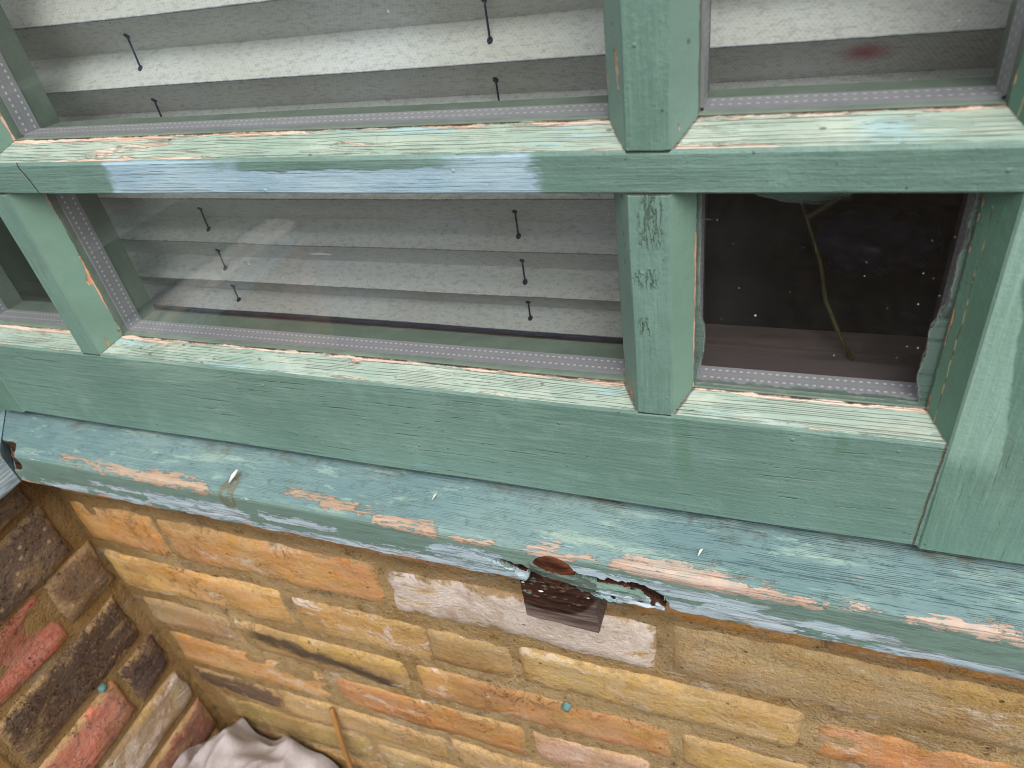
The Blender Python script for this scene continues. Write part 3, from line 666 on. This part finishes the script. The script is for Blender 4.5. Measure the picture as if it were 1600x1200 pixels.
front = lambda a, b, dpt: (a, 1 + dpt, b)
side = lambda a, b, dpt: (-2.18 - dpt, a, b)
wall = thing('brick_wall', 'yellow and orange stock brick wall below the green window sill', 'brick wall', (-0.5, 1.1, GZ))
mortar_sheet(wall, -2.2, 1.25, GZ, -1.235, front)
Bk = [  # a0, a1, b0, b1, colour, bloom
 # course under the sill
 (-2.13, -1.45, -1.445, -1.26, (196, 140, 62), .1), (-1.40, -0.66, -1.445, -1.26, (186, 138, 70), .1), (-.61, -.30, -1.445, -1.26, (178, 130, 56), .1),
 (-.255, .138, -1.462, -1.26, (184, 130, 46), .0), (.172, .62, -1.462, -1.26, (176, 96, 40), .0), (.67, 1.24, -1.462, -1.26, (188, 140, 70), .1),
 (-2.158, -1.812, -1.69, -1.503, (212, 148, 58), .05), (-1.768, -1.0, -1.683, -1.507, (206, 148, 72), .3), (-.952, -.222, -1.692, -1.518, (206, 172, 110), .95),
 (-.165, .60, -1.69, -1.497, (186, 156, 104), .32), (.65, 1.24, -1.69, -1.5, (190, 150, 86), .2),
 (-2.158, -1.415, -1.935, -1.755, (212, 164, 80), .15), (-1.368, -.90, -1.935, -1.768, (206, 164, 88), .62), (-.885, -.635, -1.925, -1.775, (182, 152, 98), .3),
 (-.588, .135, -1.918, -1.755, (194, 160, 90), .15), (.184, .93, -1.935, -1.765, (208, 144, 72), .1), (.98, 1.24, -1.93, -1.765, (190, 150, 80), .2),
 (-2.13, -1.745, -2.158, -2.008, (172, 142, 96), .45), (-1.70, -1.035, -2.165, -2.008, (172, 138, 78), .1), (-.972, -.178, -2.16, -1.998, (190, 130, 70), .46),
 (-.14, .36, -2.16, -1.998, (188, 152, 92), .3), (.41, 1.2, -2.16, -1.998, (190, 140, 70), .2),
 (-2.12, -1.412, -2.412, -2.225, (210, 154, 78), .15), (-1.366, -.66, -2.412, -2.23, (192, 132, 62), .3), (-.612, -.25, -2.40, -2.225, (204, 162, 130), .35), (-.2, .5, -2.4, -2.225, (186, 148, 84), .3),
 (-2.135, -1.725, -2.605, -2.478, (104, 82, 66), .15), (-1.70, -.985, -2.632, -2.468, (196, 158, 96), .15), (-.94, -.58, -2.63, -2.468, (200, 164, 104), .4), (-.53, .2, -2.63, -2.468, (192, 140, 76), .3),
 (-2.06, -1.36, -2.84, -2.672, (172, 144, 78), .1), (-1.31, -.95, -2.86, -2.69, (176, 146, 92), .3), (-.9, -.16, -2.86, -2.69, (180, 136, 72), .2),
 (-2.13, -1.75, -3.09, -2.90, (150, 112, 70), .1), (-1.70, -.96, -3.09, -2.90, (150, 118, 76), .2), (-.91, -.2, -3.09, -2.90, (160, 122, 76), .2)]
for i, b in enumerate(Bk):
    brick(wall, front, *b, dpt=random.Random(i).uniform(-.004, .004), seed=i * 7 + 1, skew=0.04 if b[0] < -.5 else -0.03)
# the same wall goes on up beside the window
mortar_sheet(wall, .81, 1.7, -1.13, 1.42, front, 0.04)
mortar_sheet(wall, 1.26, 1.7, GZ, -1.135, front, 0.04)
for k in range(10):
    zb = -1.10 + .25 * k
    for j, (xa, xb) in enumerate(((.83, 1.20), (1.25, 1.68)) if k % 2 else ((.83, 1.50), (1.55, 1.68))):
        brick(wall, front, xa, xb, zb, zb + .2, ((198, 150, 84), (204, 160, 92), (190, 146, 88), (200, 142, 78))[(k * 3 + j) % 4], .2 + .1 * (k % 3), seed=700 + k * 5 + j)
retw = thing('brick_wall', 'low return brick wall of dark, red and whitish bricks at the left', 'brick wall', (-2.3, .3, GZ))
mortar_sheet(retw, -.42, 1.04, GZ, -1.235, side)
Sd = [(.22, .915, -1.42, -1.262, (112, 92, 76), .05, DARK, None), (.19, .925, -1.672, -1.472, (120, 100, 84), .1, DARK, 'sooty brick speckled black and brown'),
 (.808, .985, -1.89, -1.70, (128, 100, 76), .2, DARK, None), (.03, .758, -1.912, -1.70, (198, 98, 62), .1, RED, 'red brick with dark fissures'),
 (.45, .942, -2.172, -1.962, (96, 76, 62), .15, DARK, 'long sooty brick with a pale crumbling edge'), (-.3, .40, -2.172, -1.962, (150, 110, 80), .3, STOCK, None),
 (.816, .968, -2.412, -2.228, (98, 80, 74), .2, DARK, None), (.03, .762, -2.412, -2.228, (204, 118, 84), .15, RED, 'pinkish red brick'),
 (.23, .962, -2.64, -2.468, (176, 156, 128), .72, STOCK, 'whitish lime-bloomed brick'), (-.3, .18, -2.64, -2.468, (150, 110, 80), .3, STOCK, None),
 (.66, .968, -2.88, -2.70, (150, 88, 66), .1, RED, None), (-.1, .61, -2.88, -2.70, (110, 90, 74), .1, DARK, None), (.22, .955, -3.09, -2.93, (130, 96, 70), .1, STOCK, None),
 (-.4, .17, -1.42, -1.262, (180, 120, 70), .1, STOCK, None), (-.4, .14, -1.672, -1.472, (176, 100, 70), .1, RED, None), (-.4, -.02, -1.912, -1.70, (180, 140, 90), .1, STOCK, None), (-.4, -.02, -2.412, -2.228, (170, 130, 84), .1, STOCK, None)]
for i, (a0, a1, b0, b1, c, bl, m, lb) in enumerate(Sd):
    ch = None
    if lb and 'fissures' in lb:
        ch = lambda u, v: 0.05 * max(0, 1 - math.hypot((u - 1) * 6, (v - .62) * 3.2)) + 0.008 * max(0, 1 - abs(v - .2 - .3 * u) * 14)
    brick(retw, side, a0, a1, b0, b1, c, bl, m, dpt=random.Random(i + 90).uniform(-.014, .002), seed=i * 5 + 300, label=lb, chipped=ch)
def spot(parent, place, a, b, rad, seed):
    rnd = random.Random(seed); V_, F_ = [place(a, b, -.012)], []
    n = 14
    for q in (0.6, 1.0):
        for i in range(n):
            an = 2 * math.pi * i / n; r_ = rad * q * rnd.uniform(.8, 1.15)
            V_.append(place(a + r_ * math.cos(an), b + r_ * math.sin(an), -.010 if q < 1 else 0.006))
    for i in range(n):
        j = (i + 1) % n; F_ += [(0, 1 + i, 1 + j), (1 + i, 1 + n + i, 1 + n + j, 1 + j)]
    obj('paint_spot', V_, F_, TEAL, parent, smooth=True)
spot(wall, front, -.477, -2.002, .016, 1); spot(retw, side, .732, -2.203, .018, 2)

# ------------------------------------------------------------------ window
win = thing('window', 'peeling green painted timber window with glazing bars and double glazing', 'window', (-0.9, 1.12, -1.1336))
YF, YG, YB = 1.035, 1.08, 1.20
b_ = 0.0035
RAILM = [FRONT, CHAM, PLAINP]
# bottom rail: chamfer (v 0 at glass), front face, underside, back
sweep('bottom_rail', [(YB, -.839, (1, 1), 2), (YG, -.839, (0, 1), 1), (YF + b_, -.880 + b_, (0, .01), 0), (YF, -.880 - b_, (0.01, .99), 0), (YF, -1.1336 + b_, (.99, 1), 0), (YF + b_, -1.1336, (.5, .5), 2), (YB, -1.1336, (.5, .5), 2)],
      -2.21, .600, RAILM, win, 90, wob=0.0022)
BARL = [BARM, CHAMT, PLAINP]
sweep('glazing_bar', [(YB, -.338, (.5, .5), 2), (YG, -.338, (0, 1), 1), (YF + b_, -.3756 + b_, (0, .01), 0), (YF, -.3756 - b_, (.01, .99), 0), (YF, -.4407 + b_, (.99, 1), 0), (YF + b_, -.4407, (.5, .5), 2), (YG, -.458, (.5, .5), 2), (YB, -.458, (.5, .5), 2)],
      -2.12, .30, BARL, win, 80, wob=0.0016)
sweep('top_rail', [(YB, 1.26, (.5, .5), 2), (YG, 1.26, (0, 1), 1), (YF, 1.30, (0, 1), 0), (YF, 1.42, (.5, .5), 0), (YB, 1.42, (.5, .5), 0)], -2.21, .60, RAILM, win, 8)
def mullion(xl, xr, cl, cr, z0, z1, mats, wob=0.0016, tilt=0.0):
    # section (x, y): left glass edge, left arris, right arris, right glass edge, back
    pr = [(cl, YB, (.5, .5), 3), (cl, YG, (0, 1), 1), (xl, YF + b_, (0, .02), 0), (xl + b_, YF, (.02, .98), 0), (xr - b_, YF, (.98, 1), 0), (xr, YF + b_, (1, 0), 2), (cr, YG, (.5, .5), 3), (cr, YB, (.5, .5), 3)]
    return sweep('mullion', pr, z0, z1, mats, win, 40, 'z', wob=wob)
mullion(-.238, -.169, -.270, -.137, -.3756, 1.30, [MULL, SIDE, SIDE, PLAINP])
mullion(-.238, -.169, -.268, -.137, -.880, -.4407, [MULLL, SIDE, SIDEB, PLAINP], wob=0.003)
mullion(-1.697, -1.633, -1.729, -1.571, -.880, -.4407, [MULLL, SIDE, SIDEB, PLAINP])
mullion(-1.697, -1.633, -1.729, -1.571, -.3756, 1.30, [MULL, SIDE, SIDEB, PLAINP])
sweep('stile', [(.2468, YB, (.5, .5), 2), (.2468, YG, (0, 1), 1), (.282, YF + b_, (0, .01), 0), (.282 + b_, YF, (.01, 1), 0), (.600, YF, (.5, .5), 0), (.600, YB, (.5, .5), 2)], -1.1336, 1.42, [STILE, SIDEL, PLAINP], win, 60, 'z', wob=0.0018).location.y -= 0.0009
sweep('stile', [(-2.115, YF, (0, 1), 1), (-2.08, YG, (.5, .5), 2), (-2.08, YB, (.5, .5), 2), (-2.21, YB, (.5, .5), 0), (-2.21, YF, (0, 1), 0)], -1.1336, 1.42, [STILE, SIDE, PLAINP], win, 30, 'z').location.y -= 0.0009
# panes with their spacer bars
def pane(x0, x1, z0, z1, mat):
    p = boxm('glass_pane', x0 - .006, x1 + .006, YG + .004, YG + .016, z0 - .006, z1 + .006, mat, win)
    boxm('inner_pane', x0 - .004, x1 + .004, 1.146, 1.157, z0 - .004, z1 + .004, GLASSI, p)
    w = 0.0045; ya, yb = YG + .018, 1.144
    def sp(v, mt):
        obj('spacer_bar', v, [(0, 1, 2, 3), (4, 5, 1, 0), (6, 7, 3, 2)][:1] + [(0, 4, 5, 1), (2, 6, 7, 3)], mt, p, uv=[((0, 0), (1, 0), (1, 1), (0, 1))] + [((0, 0.5),) * 4] * 2)
    e = .010
    sp([(x0, ya, z0 + w), (x1, ya, z0 + w), (x1, yb, z0 + w), (x0, yb, z0 + w), (x0, ya, z0 - e), (x1, ya, z0 - e), (x1, yb, z0 - e), (x0, yb, z0 - e)], SPX)
    sp([(x0, ya, z1 - w), (x1, ya, z1 - w), (x1, yb, z1 - w), (x0, yb, z1 - w), (x0, ya, z1 + e), (x1, ya, z1 + e), (x1, yb, z1 + e), (x0, yb, z1 + e)], SPX)
    sp([(x0 + w, ya, z0), (x0 + w, ya, z1), (x0 + w, yb, z1), (x0 + w, yb, z0), (x0 - e, ya, z0), (x0 - e, ya, z1), (x0 - e, yb, z1), (x0 - e, yb, z0)], SPZ)
    sp([(x1 - w, ya, z0), (x1 - w, ya, z1), (x1 - w, yb, z1), (x1 - w, yb, z0), (x1 + e, ya, z0), (x1 + e, ya, z1), (x1 + e, yb, z1), (x1 + e, yb, z0)], SPZ)
    return p
pane(-1.571, -.270, -.338, 1.26, GLASS); pane(-.137, .2468, -.338, 1.26, GLASS)
pane(-1.571, -.268, -.839, -.458, GLASS); pane(-.137, .2468, -.839, -.458, GLASSR); pane(-2.08, -1.729, -.839, -.458, GLASS); pane(-2.08, -1.729, -.338, 1.26, GLASS)

# ------------------------------------------------------------------ sill
SF = 0.897
sill = thing('window_sill', 'weathered teal timber sill with peeling edge and a rotten split', 'window sill', (-0.5, 1.0, -1.29))
def path(pts, x):
    if x < pts[0][0] or x > pts[-1][0]: return None
    for (a, va, wa), (b, vb, wb) in zip(pts, pts[1:]):
        if a <= x <= b:
            k = (x - a) / (b - a); return va + (vb - va) * k, wa + (wb - wa) * k
CRACK = [(-.40, 1.44, .0), (-.345, 1.43, .14), (-.31, 1.46, .17), (-.27, 1.42, .20), (-.217, 1.40, .28), (-.19, 1.50, .30), (-.170, 1.62, .32), (-.160, 1.80, .25), (-.156, 2.0, .2)]
TIP = [(-.60, 1.40, .0), (-.56, 1.42, .12), (-.516, 1.46, .20), (-.49, 1.50, .34), (-.462, 1.54, .46), (-.445, 1.58, .5)]
def rot_disp(x, v):
    rt = 0.0; X = x[0]
    nz = mnoise.noise(Vector((X * 55, v * 5, 3))); n2 = mnoise.noise(Vector((X * 22, v * 9, 7)))
    if 1.3 < v < 2.3:
        for pth in (CRACK, TIP):
            q = path(pth, X)
            if q and q[0] + nz * .07 <= v <= q[0] + q[1] + nz * .07 + n2 * .05:
                x[1] += .034 + .010 * n2; rt = 1.0
        if -.475 < X < -.30:      # crumbled edge over the block
            lo = 1.66 + .22 * (X + .455) / .15 + .08 * nz
            if v > lo:
                k = min(1, (X + .475) / .015) * min(1, (-.30 - X) / .02)
                x[1] += k * (.012 + .030 * (.5 + n2) + .012 * nz); x[2] += k * .006 * nz; rt = .55 + .5 * n2 + .4 * nz
        if -.31 < X < -.165 and v > 1.62:    # loose lip below the split
            x[1] += -.004 + .007 * n2 + .004 * nz; x[2] -= .006 * max(0, v - 1.6) * (1 + n2)
            rt = max(rt, .18 + .5 * max(0, nz) + .35 * n2)
    # decayed hole at the mitre
    dl = math.hypot((x[0] + 2.07) / .05, (v - 1.25) / .35)
    if dl < 1 and 0.9 < v < 2: x[1] += .04 * (1 - dl) + .01; rt = 1.0
    # the foot of the front face is chewed and uneven
    if v > 1.8:
        x[2] += 0.006 * mnoise.noise(Vector((x[0] * 14, 2, 8))) + .003 * mnoise.noise(Vector((x[0] * 50, 2, 8)))
    return x, rt
pf = [(1.24, -1.143, (0, 0), 0)]
for i in range(10):
    a, b = i / 10, (i + 1) / 10; pf.append((1.22 + (.915 - 1.22) * a, -1.144 - .024 * a, (max(0, (a - .35) / .65), max(0, (b - .35) / .65)), 0))
for i in range(4):
    an0, an1 = math.pi / 2 * i / 4, math.pi / 2 * (i + 1) / 4
    pf.append((.915 - .018 * math.sin(an0), -1.186 + .018 * math.cos(an0), (1 + .025 * i, 1.025 + .025 * i), 0))
for i in range(36):
    a, b = i / 36, (i + 1) / 36; pf.append((SF, -1.186 - .098 * a, (1.1 + .9 * a, 1.1 + .9 * b), 0))
pf += [(SF + .004, -1.288, (2, 2.1), 0), (.935, -1.288, (2.1, 2.2), 0), (.94, -1.276, (2.2, 2.3), 0), (.955, -1.276, (2.3, 2.4), 0), (.96, -1.286, (2.4, 2.5), 0), (1.24, -1.286, (2.5, 2.5), 0)]
sweep('sill_board', pf, lambda p: -1.178 - p, lambda p: 1.25, [SILL], sill, 1000, disp=rot_disp, smooth=False, wob=0.001)
# splinters bridging the split, and the rusty plug in it
P_ = lambda x, z: (x * SF, z * SF)
chip('splinter', [P_(-0.505, -1.350), P_(-0.47, -1.355), P_(-0.44, -1.360), P_(-0.4, -1.366), P_(-0.36, -1.378), P_(-.335, -1.396), P_(-.345, -1.402), P_(-.39, -1.397), P_(-.43, -1.392), P_(-.47, -1.386), P_(-.505, -1.376)], SF - .006, .006, FRONTCHIP, sill, 0.0, 1)
chip('splinter', [P_(-.40, -1.404), P_(-.37, -1.406), P_(-.345, -1.416), P_(-.335, -1.428), P_(-.37, -1.424), P_(-.40, -1.416)], SF + .002, .008, FRONTCHIP, sill, 0.2, 3)
chip('splinter', [P_(-.36, -1.42), P_(-.33, -1.424), P_(-.29, -1.430), P_(-.28, -1.437), P_(-.32, -1.434), P_(-.355, -1.428)], SF - .002, .005, FLAKE, sill, 0.1, 9)
chip('splinter', [P_(-.49, -1.41), P_(-.46, -1.405), P_(-.43, -1.42), P_(-.40, -1.43), P_(-.43, -1.436), P_(-.47, -1.43)], SF + .008, .010, ROT, sill, 0.2, 5)
chip('splinter', [P_(-.285, -1.376), P_(-.272, -1.385), P_(-.268, -1.405), P_(-.275, -1.408), P_(-.281, -1.39)], SF + .008, .004, RUST, sill, 0.2, 6)
def dome(name, cx, cy, cz, rx, rz, dep, mat, parent):
    V_, F_, n = [(cx, cy - dep, cz)], [], 20
    for k, q in enumerate((.5, .85, 1.0, 1.0)):
        for i in range(n):
            an = 2 * math.pi * i / n
            V_.append((cx + rx * q * math.cos(an), cy - dep * math.sqrt(max(0, 1 - q * q)) + (.03 if k == 3 else 0), cz + rz * q * math.sin(an)))
    for i in range(n):
        j = (i + 1) % n; F_.append((0, 1 + i, 1 + j))
        for k in range(3): F_.append((1 + k * n + i, 1 + (k + 1) * n + i, 1 + (k + 1) * n + j, 1 + k * n + j))
    o_ = obj(name, V_, F_, mat, parent, smooth=True); return o_
dome('rusty_plug', -.402, SF - .001, -1.224, .047, .043, .008, RUST, sill)
dome('rusty_plug', -2.075, SF + .03, -1.215, .02, .022, .012, ROT, sill)
tube('paint_flake', [(-1.262, .925, -1.160), (-1.255, .940, -1.148), (-1.249, .955, -1.140)], [.002, .005, .003], WHITE, sill, 6)
tube('paint_flake', [(-.71, .975, -1.155), (-.708, .985, -1.152), (-.706, .995, -1.153)], [.001, .0022, .001], WHITE, sill, 5)
tube('paint_flake', [(-.108, .945, -1.158), (-.104, .955, -1.152), (-.10, .962, -1.153)], [.001, .003, .001], WHITE, sill, 5)
sill2 = thing('window_sill', 'short end of a blue flaking sill meeting the main sill at the left corner', 'window sill', (-2.2, .2, -1.29))
sweep('sill_board', [(p, q, v, m) for p, q, v, m in pf], lambda p: -.28, lambda p: p - .004, [SILLY], sill2, 120, 'y')

# return window over the left wall (seen only mirrored in the glass)
win2 = thing('window', 'green window over the left return wall, seen mirrored in the glass', 'window', (-2.3, .3, -1.1336))
def ybox(nm, d0, d1, y0, y1, z0, z1, m, par=win2): return boxm(nm, -1.18 - d1, -1.18 - d0, y0, y1, z0, z1, m, par)
ybox('bottom_rail', YF, YB, -.45, .98, -1.1336, -.88, PLAINP); ybox('top_rail', YF, YB, -.45, .98, .5, .62, PLAINP)
ybox('stile', YF, YB, .80, .98, -.88, .5, PLAINP); ybox('stile', YF, YB, -.45, -.27, -.88, .5, PLAINP); ybox('glazing_bar', YF, YB, -.27, .80, -.46, -.36, PLAINP)
ybox('glass_pane', YG, YG + .012, -.27, .80, -.36, .5, GLASS); ybox('glass_pane', YG, YG + .012, -.27, .80, -.88, -.46, GLASS)
boxm('frame_post', .606, .80, 1.02, 1.24, -1.14, 1.42, STILE, win)

# ------------------------------------------------------------------ block under the sill
blk = thing('wooden_block', 'dark weathered wood block wedged under the rotten split in the sill', 'wood block', (-.41, .97, -1.46))
bx0, bx1, by0, by1, bz0, bz1 = -.502, -.325, .925, 1.03, -1.458, -1.289
nx, nz = 16, 10; V_, F_ = [], []
for j in range(nz + 1):
    for i in range(nx + 1):
        x = bx0 + (bx1 - bx0) * i / nx; z = bz0 + (bz1 - bz0) * j / nz - .012 * i / nx * (1 - j / nz)
        V_.append((x, by0 + .003 * mnoise.noise(Vector((x * 20, z * 60, 4))), z))
for j in range(nz):
    for i in range(nx):
        q = j * (nx + 1) + i; F_.append((q, q + 1, q + nx + 2, q + nx + 1))
n0 = len(V_)
V_ += [(bx0, by1, bz0), (bx1, by1, bz0 - .012), (bx1, by1, bz1), (bx0, by1, bz1)]
c00, c10, c11, c01 = 0, nx, nz * (nx + 1) + nx, nz * (nx + 1)
F_ += [tuple(range(0, nx + 1))[::-1] + (n0, n0 + 1), tuple(j * (nx + 1) + nx for j in range(nz + 1))[::-1] + (n0 + 1, n0 + 2), tuple(j * (nx + 1) for j in range(nz + 1)) + (n0 + 3, n0), (n0 + 1, n0, n0 + 3, n0 + 2), tuple(c01 + i for i in range(nx + 1)) + (n0 + 2, n0 + 3)]
obj('block_body', V_, F_, BLOCK, blk)

rnd = random.Random(5); V_, F_ = [], []
for k in range(46):
    cx, cz = rnd.uniform(-.49, -.335), rnd.uniform(-1.36, -1.292); cy = .918 - rnd.uniform(0, .012)
    n0 = len(V_); a = rnd.uniform(.002, .006)
    for q in ((-1, 0, -.4), (1, .2, -.3), (.2, -.6, .1), (.1, .3, .8)):
        V_.append((cx + q[0] * a * 1.5, cy + q[1] * a, cz + q[2] * a * .6))
    F_ += [(n0, n0 + 1, n0 + 2), (n0 + 1, n0 + 3, n0 + 2), (n0, n0 + 2, n0 + 3), (n0, n0 + 3, n0 + 1)]
o = obj('crumbs', V_, F_, [ROT, FRONTCHIP, WHITE], blk, fm=[(0, 0, 0, 0, 1, 0, 0, 0, 0, 1, 0, 0, 2)[(i // 4) % 13] for i in range(len(F_))]); o['kind'] = 'stuff'

# ------------------------------------------------------------------ blinds
YR, YV = 1.30, 1.375
valleys = [.238 + .146 * k for k in range(7, 0, -1)] + [q * YV for q in (.170, .060, -.058, -.173, -.273, -.378, -.472, -.556, -.6315)]
CY = (YR + YV) / 2
ridges = [.29 + .146 * k for k in range(7, 0, -1)] + [.29, .148, .0, -.159, -.2995, -.435, -.565, -.685, -.798, -.890]
def blind(x0, x1, nr, label, cords):
    b = thing('pleated_blind', label, 'blind', ((x0 + x1) / 2, YR, ridges[nr - 1]), 'pleated blinds behind the glass')
    V_, F_, uv = [], [], []
    prof = []
    for i, z in enumerate(ridges[:nr]):
        prof.append((YR, z))
        if i + 1 < nr:
            prof.append((YV, valleys[i]))
    nx_ = 40
    for k, (y, z) in enumerate(prof):
        for i in range(nx_ + 1):
            x = x0 + (x1 - x0) * i / nx_
            V_.append((x, y + .003 * mnoise.noise(Vector((x * 3, k * 1.3, 1))), z + .003 * mnoise.noise(Vector((x * 2, k * 1.7, 9))) - .004 * (x - x0) * .0))
    for k in range(len(prof) - 1):
        for i in range(nx_):
            q = k * (nx_ + 1) + i; F_.append((q, q + 1, q + nx_ + 2, q + nx_ + 1))
            v0, v1 = (1, 0) if k % 2 == 0 else (0, 1)
            uv.append(((i / nx_, v0), ((i + 1) / nx_, v0), ((i + 1) / nx_, v1), (i / nx_, v1)))
    obj('fabric', V_, F_, FABRIC, b, uv=uv)
    if nr == 17: boxm('bottom_bar', x0, x1, YR - .006, YR + .05, ridges[nr - 1] - .008, ridges[nr - 1] - .001, NAVY, b)
    for cx in cords:
        tube('cord', [(cx, CY, ridges[0]), (cx, CY, ridges[nr - 1])],   .0022, CORD, b, 6)
        for i in range(nr - 1):
            za, zb = ridges[i], ridges[i + 1]; zv = valleys[i]
            for (ys, zs, zr) in ((1, (za + zv) / 2, za - zv), (-1, (zv + zb) / 2, zv - zb)):
                V2, F2 = [], []
                nrm = Vector((0, -zr, -ys * (YV - YR))).normalized(); tg = Vector((0, ys * (YV - YR), -zr)).normalized()
                c_ = Vector((cx, CY, zs)) + nrm * .003
                for h_ in (0, 1):
                    for q in range(12):
                        an = 2 * math.pi * q / 12; p = c_ + Vector((1, 0, 0)) * .0054 * math.cos(an) + tg * .0076 * math.sin(an) - nrm * .004 * h_
                        V2.append(tuple(p))
                F2 = [tuple(range(12)), tuple(range(23, 11, -1))] + [(q, 12 + q, 12 + (q + 1) % 12, (q + 1) % 12) for q in range(12)]
                obj('eyelet', V2, F2, CORD, b)
    return b
blind(-1.90, -.205, 17, 'wide pleated blind with blue-black cords filling the middle panes', (-1.415, -.552))
blind(-.198, .42, 13, 'narrow pleated blind with a red blot in the top right pane', ())

# ------------------------------------------------------------------ indoors, seen through the lower right pane
ib = thing('window_board', 'dark brown indoor window board behind the lower right pane', 'window board', (-.8, 1.5, -.95))
boxm('board', -3.3, 1.5, 1.245, 1.322, -.95, -.905, BOARD, ib); boxm('board', -3.3, 1.5, 1.342, 1.41, -.955, -.91, BOARD, ib); boxm('board', -3.3, 1.5, 1.414, 2.3, -.975, -.93, DARKB, ib)
V_, F_ = [], []
n1, n2 = 28, 16
for j in range(n2 + 1):
    for i in range(n1):
        an = 2 * math.pi * i / n1; ph = math.pi * j / n2
        q = Vector((math.sin(ph) * math.cos(an), math.sin(ph) * math.sin(an), math.cos(ph)))
        k = 1 + .35 * mnoise.noise(q * 1.8 + Vector((3, 1, 2))) + .12 * mnoise.noise(q * 5)
        V_.append((.20 + .13 * q.x * k, 1.75 + .10 * q.y * k, -.86 + .075 * q.z * k))
for j in range(n2):
    for i in range(n1):
        a = j * n1 + i; b = j * n1 + (i + 1) % n1; F_.append((a, b, b + n1, a + n1))
o = obj('dark_pouch', V_, F_, INDIGO, smooth=True, origin=(.19, 1.75, -.93)); o['label'] = 'dark indigo soft bundle lying indoors behind the lower right pane'; o['category'] = 'bundle'
st = [(.06 * 1, 1.46, -.66), (.075, 1.44, -.74), (.10, 1.42, -.84), (.135, 1.40, -.905)]
pl = thing('plant_stem', 'thin yellow-green plant stem standing indoors behind the lower right pane', 'plant stem', (.146, 1.30, -.905))
tube('stem', [(-.01, 1.56, -.60), (.034, 1.50, -.69), (.070, 1.43, -.76), (.085, 1.37, -.81), (.12, 1.325, -.87), (.146, 1.30, -.905)], [.003, .0034, .004, .0044, .0046, .005], STEM, pl)
tube('side_shoot', [(.034, 1.50, -.69), (.10, 1.54, -.66), (.20, 1.58, -.62)], [.006, .004, .003], STEM, pl)

# ------------------------------------------------------------------ cloth, cane
V_, F_ = [], []
n = 110
def cloth_h(x, y):
    u, v = (x + 1.86) / .42, (y - .74) / .34
    p = Vector((x * 2.3, y * 2.3, 0)); wv = Vector((mnoise.noise(p + Vector((4, 0, 0))), mnoise.noise(p + Vector((0, 7, 0))), 0)) * .45
    rdg = 1 - math.sqrt(mnoise.noise(Vector((x * 5.0, y * 4.0, 2)) + wv * 2) ** 2 + .006) * 2
    rd2 = 1 - abs(mnoise.noise(Vector((x * 8 + y * 4, y * 6 - x * 3, 5)) + wv * 2)) * 2; rd3 = mnoise.noise(Vector((x * 16 - y * 9, y * 11 + x * 6, 8)) + wv * 3)
    env = max(0.0, 1 - (abs(u) ** 2.6 + abs(v) ** 2.6))
    base = .50 * env ** .45 * (1 - .30 * max(0, (x + 2.0) / .5))
    return GZ + .006 + base * (.58 + .26 * rdg + .12 * rd2 + .035 * rd3) if env > 0 else GZ + .006
for j in range(n + 1):
    for i in range(n + 1):
        x = -2.165 + .78 * i / n; y = .25 + .735 * j / n
        z = cloth_h(x, y); sw = .03 * mnoise.noise(Vector((x * 5, y * 5, z * 5)))
        V_.append((max(-2.17, x + sw), min(.985, y + sw * .6), z))
for j in range(n):
    for i in range(n):
        q = j * (n + 1) + i
        if max(V_[q][2], V_[q + 1][2], V_[q + n + 2][2], V_[q + n + 1][2]) > GZ + .0065: F_.append((q, q + 1, q + n + 2, q + n + 1))
o = obj('cloth', V_, F_, CLOTH, smooth=True, origin=(-1.86, .66, GZ)); o['label'] = 'crumpled pale lilac-grey cloth heaped in the corner of the brick walls'; o['category'] = 'cloth'
o = tube('bamboo_cane', [(-1.43, .985, -2.44), (-1.45, .975, -2.62), (-1.46, .955, -2.85), (-1.475, .93, GZ + .004)], [.009, .010, .010, .011], CANE, None, 10, origin=(-1.475, .93, GZ)); o['label'] = 'thin ochre cane leaning on the brick wall beside the crumpled cloth'; o['category'] = 'cane'
